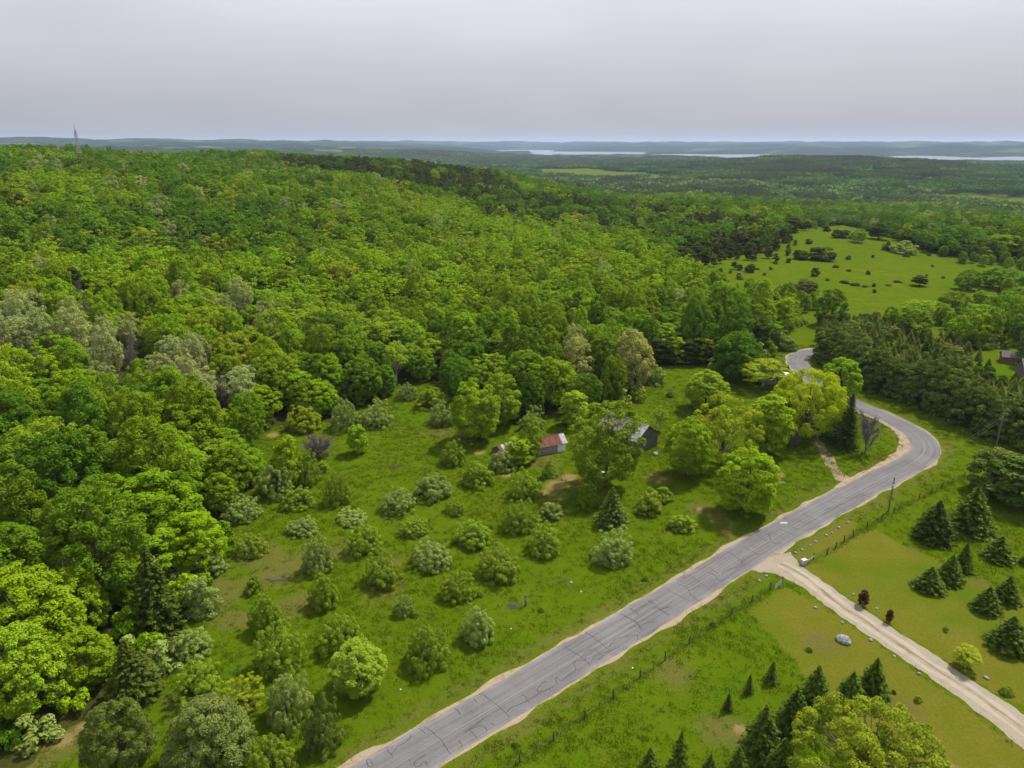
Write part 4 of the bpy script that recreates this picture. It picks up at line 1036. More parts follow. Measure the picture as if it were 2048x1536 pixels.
for i in order:
    s_ = spec[i]
    if not seen[i] or left[s_] <= 0: continue
    left[s_] -= 1; single[i] = True
    kind = {'poplar': 'aspen'}.get(s_, s_)
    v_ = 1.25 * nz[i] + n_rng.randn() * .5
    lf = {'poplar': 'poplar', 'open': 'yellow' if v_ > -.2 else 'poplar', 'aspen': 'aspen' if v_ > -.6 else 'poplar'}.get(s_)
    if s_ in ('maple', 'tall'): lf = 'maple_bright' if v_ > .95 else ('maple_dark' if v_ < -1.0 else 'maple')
    lab, cat_, grp = LAB[s_]
    where = 'at the very edge of the wood' if edge[i] else ('in the near wood around the orchard' if fdist[i] < 190 else ('on the wooded slope above the orchard' if xs[i] < 20 else 'in the wood before the open field'))
    tone = {'maple': 'mid green', 'maple_bright': 'bright yellow green', 'maple_dark': 'dark green', 'yellow': 'yellowish', 'poplar': 'light green', 'aspen': 'pale grey green', None: 'dark'}[lf]
    size = 'small' if hgt[i] < 12.5 else ('tall' if hgt[i] > 16.2 else 'middling')
    lab = '%s %s %s %s' % (size, tone, lab, where)
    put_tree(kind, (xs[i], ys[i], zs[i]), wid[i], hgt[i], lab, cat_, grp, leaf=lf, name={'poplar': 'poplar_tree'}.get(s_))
print('single woodland trees', single.sum(), 'rest', (~single).sum())

def scatter(name, pts, rot, scl, idx, protos, label, kind='stuff'):
    """one object: prototype meshes set on the points of one mesh by geometry nodes"""
    coll = bpy.data.collections.new(name + '_source')
    for i, me in enumerate(protos):
        coll.objects.link(bpy.data.objects.new('%s_%02d' % (name, i), me))
    me = bpy.data.meshes.new(name)
    me.vertices.add(len(pts)); me.vertices.foreach_set('co', np.asarray(pts, np.float32).ravel())
    a = me.attributes.new('rot', 'FLOAT_VECTOR', 'POINT'); a.data.foreach_set('vector', np.column_stack([np.zeros(len(pts)), np.zeros(len(pts)), rot]).astype(np.float32).ravel())
    a = me.attributes.new('scl', 'FLOAT_VECTOR', 'POINT'); a.data.foreach_set('vector', np.asarray(scl, np.float32).ravel())
    a = me.attributes.new('pick', 'INT', 'POINT'); a.data.foreach_set('value', np.asarray(idx, np.int32))
    me.update()
    o = obj(name, me)
    t = bpy.data.node_groups.new(name, 'GeometryNodeTree')
    t.interface.new_socket('Geometry', in_out='INPUT', socket_type='NodeSocketGeometry')
    t.interface.new_socket('Geometry', in_out='OUTPUT', socket_type='NodeSocketGeometry')
    gi = N(t, 'NodeGroupInput'); go = N(t, 'NodeGroupOutput')
    ip = N(t, 'GeometryNodeInstanceOnPoints'); ci = N(t, 'GeometryNodeCollectionInfo')
    ci.inputs['Collection'].default_value = coll
    ci.inputs['Separate Children'].default_value = True; ci.inputs['Reset Children'].default_value = True
    t.links.new(gi.outputs[0], ip.inputs['Points']); t.links.new(ci.outputs[0], ip.inputs['Instance'])
    ip.inputs['Pick Instance'].default_value = True
    for an, ty, sk in (('rot', 'FLOAT_VECTOR', 'Rotation'), ('scl', 'FLOAT_VECTOR', 'Scale'), ('pick', 'INT', 'Instance Index')):
        na = N(t, 'GeometryNodeInputNamedAttribute', data_type=ty); na.inputs['Name'].default_value = an
        t.links.new(na.outputs[0], ip.inputs[sk])
    t.links.new(ip.outputs[0], go.inputs[0])
    md = o.modifiers.new('scatter', 'NODES'); md.node_group = t
    return tag(o, label, None, None, kind)
FP = [far_proto('rounded', 10.5, 15.5, .2, 'maple', 'bark', 120, .92, 26, .30, 1), far_proto('rounded', 10, 16, .2, 'maple', 'bark', 120, .92, 26, .30, 2),
      far_proto('rounded', 10, 15, .2, 'maple_dark', 'bark', 120, .92, 26, .30, 3), far_proto('narrow', 8, 17, .2, 'maple', 'bark', 110, .88, 26, .29, 4, shape='egg'),
      far_proto('narrow', 8, 16.5, .2, 'maple_bright', 'bark', 110, .88, 26, .29, 5, shape='egg'), far_proto('oak', 10.5, 15, .2, 'yellow', 'bark', 90, .85, 24, .27, 6, flatten=.6),
      far_proto('aspen', 7, 16, .35, 'aspen', 'bark_pale', 36, 1.2, 40, .3, 7), far_proto('poplar', 7, 16, .3, 'poplar', 'bark_pale', 36, 1.3, 40, .3, 8),
      far_proto('pine', 6.2, 13, .12, 'pine', 'bark', 36, 1.15, 40, .36, 9, shape='egg', flatten=.6), far_proto('pine', 6.2, 13.5, .12, 'pine', 'bark', 36, 1.15, 40, .36, 10, shape='egg', flatten=.6)]
FP.append(far_proto('rounded', 10, 15.5, .2, 'maple_bright', 'bark', 120, .92, 26, .30, 11)); FP.append(far_proto('narrow', 8, 17, .2, 'maple_dark', 'bark', 110, .88, 26, .29, 12, shape='egg'))
FPW = np.array([10.5, 10, 10, 8, 8, 10.5, 7, 7, 6.2, 6.2, 10, 8]); FPH = np.array([15.5, 16, 15, 17, 16.5, 15, 16, 16, 13, 13.5, 15.5, 17])
rest = np.where(~single)[0]
pick = np.zeros(len(rest), int)
for k_, i in enumerate(rest):
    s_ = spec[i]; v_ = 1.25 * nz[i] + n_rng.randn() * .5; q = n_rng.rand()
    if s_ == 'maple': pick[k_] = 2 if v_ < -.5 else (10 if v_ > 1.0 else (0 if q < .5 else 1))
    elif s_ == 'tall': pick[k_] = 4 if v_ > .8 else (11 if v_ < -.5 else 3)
    else: pick[k_] = {'open': 5, 'aspen': 6, 'poplar': 7, 'pine': 8 + int(q > .5)}[s_]
ws = wid[rest] / FPW[pick]; hs = hgt[rest] / FPH[pick]
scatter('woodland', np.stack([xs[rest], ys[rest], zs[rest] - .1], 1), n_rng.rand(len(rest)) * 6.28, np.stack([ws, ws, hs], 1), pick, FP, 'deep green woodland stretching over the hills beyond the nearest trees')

# undergrowth filling the edges of the wood
ux, uy = np.meshgrid(np.arange(-160, 260, 3.4), np.arange(60, 460, 3.4))
ux = ux.ravel() + (fr.rand(ux.size) - .5) * 3; uy = uy.ravel() + (fr.rand(uy.size) - .5) * 3
uz = height(ux, uy); a_, b_, _ = proj(ux, uy, uz)
inside = inpoly(a_, b_, CLEAR_A) | inpoly(a_, b_, FIELD)
e = np.zeros(len(ux), bool)
for dx, dy in ((9, 0), (-9, 0), (0, 9), (0, -9)):
    a2, b2, _ = proj(ux + dx, uy + dy, uz); e |= inpoly(a2, b2, CLEAR_A) | inpoly(a2, b2, FIELD)
k_ = e & ~inside & (polydist(ux, uy, [tuple(p) for p in ROAD[::6]]) > 7) & (fr.rand(len(ux)) < .75)
for x_, y_, r_ in pa: k_ &= np.hypot(ux - x_, uy - y_) > r_ * .8
ux, uy, uz = ux[k_], uy[k_], uz[k_]
UP = []
for i, mt in enumerate(('apple', 'maple_dark', 'blossom', 'poplar', 'maple')):
    r = np.random.RandomState(70 + i); C, Nn, S, T, cl = blob_crown(r, 3.4, 2.8, .05, 22, .7, 34, .24, shape='dome')
    UP.append(crown_mesh('undergrowth', C, Nn, S, T, r, M[mt]))
s_ = .5 + .8 * fr.rand(len(ux))
scatter('undergrowth', np.stack([ux, uy, uz], 1), fr.rand(len(ux)) * 6.28, np.stack([s_, s_, s_ * (.8 + .6 * fr.rand(len(ux)))], 1), fr.randint(0, 5, len(ux)), UP, 'tangled low undergrowth along the edges of the wood')

# far woods: wide patches of simple crowns
def patch(seed, mats, n, size):
    r = np.random.RandomState(seed); C = []; Nn = []; S = []; T = []; mi = []
    for k in range(n):
        p = (r.rand(2) - .5) * size; hh = 10 + 8 * r.rand(); w = 4 + 3 * r.rand(); mm = r.randint(len(mats)); tc = r.rand()
        m_ = 46
        d = unit(r.randn(m_, 3)); d[:, 2] = np.abs(d[:, 2])
        C.append(np.stack([p[0] + d[:, 0] * w, p[1] + d[:, 1] * w, hh * .45 + d[:, 2] * hh * .5], 1)); Nn.append(unit(d + r.randn(m_, 3) * .35))
        S.append(1.15 * (.7 + .6 * r.rand(m_))); T.append(tc * .7 + .3 * r.rand(m_)); mi += [mm] * m_
    C, Nn, S, T = map(np.concatenate, (C, Nn, S, T))
    v = cards(C, Nn, S, r, .8)
    return raw_mesh('patch', v, np.arange(len(v)).reshape(-1, 4), [M[q] for q in mats], mi=mi, attr={'tint': ('POINT', np.repeat(T, 4))})
FARP = [patch(1, ['far_wood', 'maple_dark'], 60, 74), patch(2, ['far_wood'], 60, 74), patch(3, ['far_wood', 'pine'], 64, 74), patch(4, ['pine', 'far_wood', 'pine'], 70, 74), patch(5, ['aspen', 'maple_dark', 'far_wood'], 56, 74)]
px_, py_ = np.meshgrid(np.arange(-4200, 4200, 62), np.arange(800, 6300, 62))
px_ = px_.ravel() + (fr.rand(px_.size) - .5) * 30; py_ = py_.ravel() + (fr.rand(py_.size) - .5) * 30
dd_ = np.hypot(px_, py_); pzz = height(px_, py_)
mead = np.sin(px_ * .0031 + .5) * np.sin(py_ * .0022 + 1.1) + .5 * np.sin(px_ * .007 + py_ * .004)
k_ = (dd_ > 1290) & (dd_ < 6300) & (np.abs(np.arctan2(px_, py_)) < math.radians(40)) & (pzz > LAKE_Z + 3) & (mead < .92)
px_, py_, pzz, mead = px_[k_], py_[k_], pzz[k_], mead[k_]
valley = (pzz < -50) & (np.hypot(px_, py_) < 2600)
m2 = mead + .6 * np.sin(px_ * .013 + 1) * np.sin(py_ * .009) + .35 * fr.randn(len(px_))
pk = np.where(m2 < -.75, 3, np.where(m2 < -.1, 2, np.where(fr.rand(len(px_)) < .5, 0, 1)))
pk = np.where(valley & (fr.rand(len(px_)) < .6), 4, pk)
s_ = .9 + .3 * fr.rand(len(px_))
scatter('distant_woods', np.stack([px_, py_, pzz - 1], 1), fr.randint(0, 4, len(px_)) * 1.5708 + fr.rand(len(px_)) * .6, np.stack([s_, s_, s_ * .95], 1), pk, FARP, 'distant blue green woods on the low land before the lake')

# meadow grass
def tuft(seed, n, hgt_, spread, wd):
    r = np.random.RandomState(seed); v = []; f = []; T = []
    for k in range(n):
        p = r.randn(2) * spread; th = r.rand() * 6.28; L = hgt_ * (.5 + .8 * r.rand()); le = L * (.2 + .6 * r.rand()); b = len(v)
        dx, dy = math.cos(th), math.sin(th); w2 = wd * (.6 + .8 * r.rand())
        v += [(p[0] - dy * w2, p[1] + dx * w2, 0), (p[0] + dy * w2, p[1] - dx * w2, 0), (p[0] + dx * le, p[1] + dy * le, L)]
        f.append((b, b + 1, b + 2)); T += [r.rand()] * 3
    return raw_mesh('tuft', v, np.array(f), M['grass'], attr={'tint': ('POINT', np.array(T))})
TU = [tuft(1, 24, .20, .30, .045), tuft(2, 28, .15, .36, .045), tuft(3, 18, .28, .26, .04)]
tx_, ty_ = fr.uniform(-75, 150, 70000), fr.uniform(45, 250, 70000)
a_, b_, _ = proj(tx_, ty_, 0)
rdist = polydist(tx_, ty_, [tuple(p) for p in ROAD[::3]])
k_ = inpoly(a_, b_, CLEAR_A) & (rdist > 4.6) & (a_ > -50) & (a_ < 2090) & (b_ < 1580) & ~inpoly(a_, b_, DRIVE_PX)
for L in LAWN: k_ &= ~inpoly(a_, b_, L)
k_ &= blob(tx_, ty_, DIRT) < .35
dens = .45 + .55 * (np.sin(tx_ * .13 + 1) * np.sin(ty_ * .11) > -.1)
k_ &= fr.rand(len(tx_)) < dens * (1 - .6 * blob(tx_, ty_, DRY))
tx_, ty_ = tx_[k_], ty_[k_]
ex = []
for ln in (FENCE_S, FENCE_N):       # rank grass along the wire fences
    L = smooth_line(ln, .6); ex.append(L + fr.randn(*L.shape) * .3)
ex = np.concatenate(ex)
gxy = np.concatenate([np.stack([tx_, ty_], 1), ex])
s_ = np.concatenate([.6 + .9 * fr.rand(len(tx_)), 1.0 + .5 * fr.rand(len(ex))])
scatter('meadow_grass', np.column_stack([gxy, np.zeros(len(gxy))]), fr.rand(len(gxy)) * 6.28, np.stack([s_, s_, s_], 1), fr.randint(0, 3, len(gxy)), TU, 'uneven unmown grass of the orchard and the verges')

# ------------------------------------------------------------------ buildings
def plain(name, c, rough=.7, spec=.3, metal=0, n=0, c2=None, scale=2, stretch=None):
    m, t, out = mat(name)
    if c2 is not None:
        tc = N(t, 'ShaderNodeTexCoord'); mp = N(t, 'ShaderNodeMapping'); t.links.new(tc.outputs['Object'], mp.inputs['Vector'])
        if stretch: mp.inputs['Scale'].default_value = stretch
        nn = noise(t, scale, 4, .65, mp.outputs[0]); c = mixc(t, mrange(t, nn, .38, .62), c, c2)
    principled(t, out, c, rough, spec, metal=metal); M[name] = m
    return m
plain('rusty_metal', (.10, .032, .022), .85, .15, 0, c2=(.19, .085, .062), scale=1.2, stretch=(3, .5, .5))
plain('pale_metal', (.26, .25, .245), .7, .2, .0, c2=(.38, .37, .38), scale=1.5)
plain('pink_metal', (.16, .13, .12), .8, .2, 0, c2=(.25, .22, .21), scale=.8, stretch=(2, .4, .4))
plain('white_board', (.62, .64, .66), .7, .3, c2=(.74, .75, .76))
plain('dark_gap', (.012, .012, .012), .9, .1)
plain('roof_grey', (.11, .105, .105), .9, .2, c2=(.17, .165, .16), scale=3)
plain('house_siding', (.20, .19, .175), .8, .2)
plain('glass', (.03, .04, .05), .08, .6)
plain('log_wall', (.19, .18, .17), .9, .2, c2=(.33, .32, .31), scale=4, stretch=(.3, 3, 6))
plain('steel', (.32, .33, .34), .5, .5, .6)
plain('red_paint', (.20, .07, .055), .6, .4)
plain('white_paint', (.74, .74, .74), .6, .4)
plain('wire', (.10, .10, .10), .5, .4, .5)
plain('cabinet', (.34, .36, .37), .5, .3, c2=(.42, .44, .45))
def rib_roof(mb, L, run, rise, over, side, n):
    """corrugated sheet slope: y from eave to ridge, ribs as real folds; side=+1/-1"""
    b = len(mb.v); th = .03
    for i in range(2 * n + 1):
        x = -L / 2 - over + (L + 2 * over) * i / (2 * n); up = .035 if i % 2 else 0
        for (y, z) in ((side * (run + over), -over * rise / run), (side * .02, rise)):
            mb.v.append((x, y, z + up)); mb.v.append((x, y, z + up - th))
    for i in range(2 * n):
        a_ = b + 4 * i; c_ = a_ + 4
        mb.f.append((a_, c_, c_ + 2, a_ + 2)); mb.f.append((a_ + 1, a_ + 3, c_ + 3, c_ + 1)); mb.f.append((a_, a_ + 1, c_ + 1, c_))
    return mb
def building(name, label, P, rz, L, W, eave, rise, wall_m, roof_m, boards='v', roof2=None, n=14, door=None, over=.25, cat='shed', z=0):
    """gable building: walls of single boards, sheet roof; long side along local x, front is -y"""
    o = empty(name, (P[0], P[1], z), rz); tag(o, label, cat)
    r = random.Random(int(L * 100))
    def wall(nm, pts_fn, count, wid_, axis, at, top):
        mb = MB()
        for i in range(count):
            c = -wid_ / 2 + wid_ * (i + .5) / count; hh = top(c) - r.uniform(0, .03); d_ = .045 + r.uniform(-.012, .012)
            if axis == 'x': mb.box((c, at + (d_ - .045) * (1 if at > 0 else -1), hh / 2), (wid_ / count - .02, d_, hh))
            else: mb.box((at + (d_ - .045) * (1 if at > 0 else -1), c, hh / 2), (d_, wid_ / count - .02, hh))
        mb.build(nm, wall_m, o)
    def hwall(nm, axis, wid_, at, hh):
        mb = MB(); k = max(6, int(hh / .24))
        for i in range(k):
            z_ = hh * (i + .5) / k; d_ = .07 + r.uniform(-.02, .02)
            if axis == 'x': mb.box((0, at, z_), (wid_, d_, hh / k - .025))
            else: mb.box((at, 0, z_), (d_, wid_, hh / k - .025))
        mb.build(nm, wall_m, o)
    if boards == 'v':
        for at, nm in ((-W / 2, 'front_wall'), (W / 2, 'back_wall')): wall(nm, None, max(8, int(L / .28)), L, 'x', at, lambda c: eave)
    else:
        for at, nm in ((-W / 2, 'front_wall'), (W / 2, 'back_wall')): hwall(nm, 'x', L, at, eave)
    for at in (-L / 2 + .03, L / 2 - .03): wall('gable_wall', None, max(8, int(W / .26)), W - .12, 'y', at, lambda c: eave + rise * (1 - abs(c) / (W / 2)) - .06)
    core = MB().box((0, 0, eave * .5 - .02), (L - .25, W - .25, eave - .1)); core.build('interior_shade_block', M['dark_gap'], o)  # solid near-black block, its colour stands in for the shade indoors
    rf = empty('roof', (0, 0, 0)); rf.parent = o
    rf.location = (0, 0, eave)
    rib_roof(MB(), L, W / 2, rise, over, -1, n).build('roof_slope', roof_m, rf)
    rib_roof(MB(), L, W / 2, rise, over, 1, n).build('roof_slope', roof2 or roof_m, rf)
    MB().box((0, 0, rise + .03), (L + 2 * over, .22, .05)).build('ridge_cap', roof2 or roof_m, rf)
    return o
def rz_from(A, B): return math.atan2(B[1] - A[1], B[0] - A[0])
A_ = flat(1088, 910); B_ = flat(1131, 901.5)
rz = rz_from(A_, B_); dirv = unit(B_[:2] - A_[:2]); back = np.array([-dirv[1], dirv[0]])
Ls = 7.0; Ws = 4.2; c_ = B_[:2] - dirv * Ls / 2 + back * Ws / 2
shed = building('shed', 'small grey log shed with rust red metal roof and white door', c_, rz, Ls, Ws, 2.2, 1.5, M['log_wall'], M['rusty_metal'], 'h', n=16)
MB().box((Ls / 2 - 1.15, -Ws / 2 - .08, 1.02), (2.1, .06, 2.0)).build('door', M['white_board'], shed)
MB().box((Ls / 2 - 1.15, -Ws / 2 - .10, 1.02), (.05, .06, 1.96)).build('door_batten', M['pale_metal'], shed)
MB().box((Ls / 2 + .02, 0, 1.2), (.05, .9, 1.6)).build('side_door', M['weathered'], shed)
v, f = [], []
pr = rib_roof(MB(), .9, Ws / 2, 1.5, .25, -1, 2)
for i, q in enumerate(pr.v): pr.v[i] = (q[0] + Ls / 2 - .25, q[1], q[2] + 2.2 + .045)
pr.build('pale_roof_sheet', M['pale_metal'], shed)
P = flat(1010, 905)
sh2 = building('collapsed_shed', 'low half collapsed shed with rusty and white roof sheets', P, rz_from(flat(985, 903), flat(1030, 908)) + 1.0, 4.6, 4.2, 1.15, 1.25, M['weathered'], M['rusty_metal'], 'v', roof2=M['rusty_metal'], n=9)
for k in (-1.6, -.2, 1.2):
    pr = rib_roof(MB(), .5, 2.1, 1.25, .2, 1, 1)
    for i, q in enumerate(pr.v): pr.v[i] = (q[0] + k, q[1], q[2] + 1.2)
    pr.build('white_roof_sheet', M['pale_metal'], sh2)
    for i, q in enumerate(pr.v): pr.v[i] = (q[0] + .4, -q[1], q[2])
    pr.build('white_roof_sheet', M['pale_metal'], sh2)
P = flat(938, 872)
building('board_shed', 'dark board shed almost hidden under the dense maple', P, .25, 4.4, 3.4, 2.0, 1.0, M['weathered'], M['weathered'], 'v')
P = flat(1292, 902)                     # middle of the gable's foot
gdir = unit(np.array([.66, -.75])); Lb, Wb = 12.0, 8.4
c_ = P[:2] - gdir * Lb / 2
barn = building('barn', 'weathered grey board barn with pale metal roof behind the big tree', c_, math.atan2(gdir[1], gdir[0]), Lb, Wb, 3.7, 3.0, M['weathered'], M['pink_metal'], 'v', roof2=M['roof_grey'], n=22, cat='barn')
pr = rib_roof(MB(), 1.6, Wb / 2, 3.0, .25, -1, 3)
for i, q in enumerate(pr.v): pr.v[i] = (q[0] + Lb / 2 - .55, q[1], q[2] + 3.75)
pr.build('pale_roof_sheet', M['pale_metal'], barn)
MB().box((Lb / 2 + .03, -1.2, 1.3), (.06, 2.2, 2.6)).build('barn_door', M['weathered'], barn)
def house(name, label, P, rz, L, W, eave, rise, wall_m, roof_m, fascia=None, cat='house', wins=True, z=None):
    z = float(height(P[0], P[1])) if z is None else z
    o = empty(name, (P[0], P[1], z), rz); tag(o, label, cat)
    mb = MB()
    v_ = [(-L / 2, -W / 2, 0), (L / 2, -W / 2, 0), (L / 2, W / 2, 0), (-L / 2, W / 2, 0), (-L / 2, -W / 2, eave), (L / 2, -W / 2, eave), (L / 2, W / 2, eave), (-L / 2, W / 2, eave), (-L / 2, 0, eave + rise), (L / 2, 0, eave + rise)]
    obj('wall', raw_mesh('wall', v_, [(0, 1, 5, 4), (2, 3, 7, 6), (1, 2, 6, 9, 5), (3, 0, 4, 8, 7)], wall_m), o)
    rf = None
    for s in (-1, 1):
        sl = math.atan2(rise, W / 2); ln = math.hypot(rise, W / 2) + .5
        R = Matrix.Rotation(-s * sl, 3, 'X')
        cy_ = s * (W / 4 + .2); cz_ = eave + rise / 2 - .2 * rise / (W / 2) + .06
        b_ = MB().box((0, cy_, cz_), (L + .7, ln, .1), R).build('roof', roof_m, o)
        if fascia: MB().box((0, s * (W / 2 + .47), eave - .30), (L + .72, .08, .24)).build('eave_board', fascia, o)
    if wins:
        for x in (-L * .3, 0, L * .3):
            for s in (-1, 1):
                w_ = MB().box((x, s * (W / 2 + .02), 1.5), (1.0, .08, 1.2)).build('window', M['white_paint'], o)
                MB().box((x, s * (W / 2 + .05), 1.5), (.84, .06, 1.04)).build('pane', M['glass'], w_)
    return o
house('farm_house', 'house with white eave hidden behind the shining yellow willow', flat(1650, 862), math.radians(-32), 10, 7.5, 2.7, 2.2, M['house_siding'], M['roof_grey'], M['white_paint'])
house('outbuilding', 'low building with white roof behind the thin yellowish tree', flat(1547, 765), math.radians(12), 8.5, 3.6, 2.4, .5, M['house_siding'], M['white_paint'], None, 'building')
P = ground(2018, 724)
house('cabin', 'small brown cabin with grey roof on the lawn behind the plantation', P, math.radians(-24), 5.0, 4.4, 2.3, 1.4, M['brown_wood'], M['weathered'], None, 'cabin', False)
P = ground(2062, 758)
house('dark_building', 'dark timber building behind the plantation beside the brown cabin', P, math.radians(-15), 7.0, 6.0, 4.2, 2.2, M['weathered'], M['roof_grey'], M['white_paint'], 'building')
def far_house(cx, cy_, w_, label, name='distant_house'):
    P = ground(cx, cy_); s = mpp(P) * w_
    P2 = np.array([P[0], P[1], P[2]])
    return house(name, label, P2, math.radians(8), s, s * .5, s * .18 + 7, s * .1, M['white_paint'], M['white_paint'], None, 'house', False)
far_house(1105, 322, 7, 'tiny white house beside far green fields before the lake')
far_house(1767, 370, 9, 'small white building among the valley trees')
far_house(1855, 364, 17, 'long white roofed building in the valley trees')

# garden seat under the big tree
P = flat(1208, 950)
b = empty('bench', (P[0], P[1], 0), .3); tag(b, 'weathered pale bench in deep shade under the big yard tree', 'bench')
MB().box((0, 0, .75), (1.8, .75, .06)).build('top', M['cabinet'], b)
for x in (-.7, .7): MB().box((x, 0, .36), (.1, .6, .72)).build('leg', M['weathered'], b)

# utility cabinet and rail at the driveway mouth
P = flat(1607, 1129)
b = empty('utility_cabinet', (P[0], P[1], 0), .5); tag(b, 'pale grey utility cabinet at the driveway mouth', 'cabinet')
MB().box((0, 0, .52), (.95, .65, .9)).build('body', M['cabinet'], b)
MB().box((0, 0, 1.0), (1.02, .72, .07)).build('lid', M['cabinet'], b)
MB().box((0, 0, .04), (1.0, .7, .08)).build('base', M['roof_grey'], b)
A_ = flat(1613, 1129); B_ = flat(1628, 1119.5)
rail = MB().tube([(A_[0], A_[1], .75), (B_[0], B_[1], .85)], .055, 6)
tag(rail.build('rail', M['pale_metal']), 'pale rail between the utility cabinet and the first fence post', 'rail')

# ------------------------------------------------------------------ fences
post_m = MB().tube([(0, 0, -.05), (0, 0, 1.35), (.01, 0, 1.42)], [.105, .095, .05], 7).mesh('post', M['post'])
tpost_m = MB().box((0, 0, .62), (.045, .045, 1.3)).box((.035, 0, .62), (.03, .012, 1.28)).box((0, 0, .05), (.14, .02, .1)).mesh('steel_post', M['wire'])
def fence(label, wood_px, steel_px, wire_px):
    base = flat(*wood_px[0]); o = empty('wire_fence', (base[0], base[1], 0)); tag(o, label, 'fence', 'wire fences along the road')
    r = random.Random(4)
    for lst, me in ((wood_px, post_m), (steel_px, tpost_m)):
        for p in lst:
            P = flat(*p); q = obj(me.name.split('.')[0], me, o); q.location = (P[0] - base[0], P[1] - base[1], 0)
            q.rotation_euler = (r.uniform(-.05, .05), r.uniform(-.05, .05), r.uniform(0, 3)); q.scale = (1, 1, r.uniform(.9, 1.12))
    ln = [flat(*p) for p in wire_px]
    for z in (.2, .42, .64, .86, 1.08):
        MB().tube([(p[0] - base[0], p[1] - base[1], z + r.uniform(-.02, .02)) for p in ln], .006, 3, False).build('wire', M['wire'], o)
    mb = MB(); L = smooth_line(ln, 1.6)
    for p in L: mb.tube([(p[0] - base[0], p[1] - base[1], .18), (p[0] - base[0], p[1] - base[1], 1.09)], .004, 3, False)
    tag(mb.build('stay_wires', M['wire'], o), kind='stuff')
    return o
SW = [(1040, 1525), (1107, 1481), (1169, 1437), (1227, 1397), (1280, 1357), (1330, 1321), (1378, 1288), (1463, 1229), (1503, 1205), (1540, 1180), (1564, 1167)]
SS = [(1073, 1504), (1139, 1459), (1198, 1418), (1306, 1337), (1356, 1302), (1399, 1273), (1420, 1259), (1442, 1245), (1483, 1216), (1521, 1192)]
fs = fence('wire fence on wooden posts below the road ending at the driveway', SW, SS, [(960, 1577)] + SW)
NW = [(1627, 1119), (1654, 1109), (1671, 1097), (1688, 1085), (1706, 1073), (1734, 1056), (1763, 1041), (1787, 1026), (1838, 998), (1862, 988), (1883, 977), (1928, 954)]
NS = [(1720, 1065), (1800, 1018), (1814, 1011), (1826, 1004), (1872, 984), (1894, 971), (1905, 967)]
fence('wire fence on wooden posts beyond the driveway beside the stones', NW, NS, NW)
# loose mesh by the last post
m, t, out = mat('wire_mesh_panel'); principled(t, out, (.42, .44, .42), .6, .3); M['mesh_panel'] = m
A_ = flat(1548, 1178); B_ = flat(1562, 1168)
mb = MB()
for i in range(9):
    u = i / 8; p = A_ + (B_ - A_) * u; mb.tube([(p[0], p[1] - .25, .05), (p[0] + .1, p[1] - .1, 1.0)], .02, 3)
for k in range(6):
    z = .1 + .17 * k; mb.tube([(A_[0] + .1 * z, A_[1] - .25 + .15 * z, z), (B_[0] + .1 * z, B_[1] - .25 + .15 * z, z)], .02, 3)
tag(mb.build('loose_panel', M['mesh_panel']), 'loose pale wire panel leaning at the last fence post', 'panel')

# utility poles and wires
def upole(px, py, hgt_, label, lamp=False, rz=0.):
    P = flat(px, py); o = empty('utility_pole', (P[0], P[1], 0), rz); tag(o, label, 'pole')
    MB().tube([(0, 0, -.1), (0, 0, hgt_ * .5), (0, 0, hgt_)], [.17, .145, .115], 8).build('pole', M['pole'], o)
    arm = MB().box((0, 0, hgt_ - .75), (1.7, .1, .12)).build('crossarm', M['pole'], o)
    for x in (-.75, .75): MB().tube([(x, 0, hgt_ - .69), (x, 0, hgt_ - .52), (x, 0, hgt_ - .44)], [.05, .06, .02], 6).build('insulator', M['cabinet'], arm)
    if lamp:
        tr = MB().tube([(-.36, 0, hgt_ - 2.3), (-.36, 0, hgt_ - 2.2), (-.36, 0, hgt_ - 1.5), (-.36, 0, hgt_ - 1.42)], [.18, .22, .22, .1], 10).build('transformer', M['cabinet'], o)
        MB().box((-.17, 0, hgt_ - 1.85), (.2, .1, .3)).build('bracket', M['steel'], tr)
    return P
hp = zat(flat(1776, 1024), 1786, 954); P1 = upole(1776, 1024, hp, 'wooden utility pole with pale transformer standing by the fence', True, .9)
hp2 = 8.5; P2 = upole(1992, 893, hp2, 'wooden utility pole against the dark pine hedge', False, .9)
def span(A, B, sag, label):
    mb = MB(); pts = []
    for i in range(17):
        u = i / 16; p = np.array(A) * (1 - u) + np.array(B) * u; pts.append((p[0], p[1], p[2] - sag * 4 * u * (1 - u)))
    tag(mb.tube(pts, .014, 4, False).build('power_line', M['pole']), label, 'power line')
c9, s9 = math.cos(.9), math.sin(.9)
span((P1[0] - .75 * c9, P1[1] - .75 * s9, hp - .44), (P2[0] - .75 * c9, P2[1] - .75 * s9, hp2 - .44), .5, 'upper power line spanning from the fence pole to the hedge pole')
span((P1[0], P1[1] , hp - 1.5), (P2[0], P2[1], hp2 - 1.5), .6, 'lower power line spanning from the fence pole to the hedge pole')
far_ = flat(1712, 800); span((P2[0], P2[1], hp2 - .5), (far_[0] + 3, far_[1] + 2, 8.2), .6, 'power line running along the face of the pine hedge')

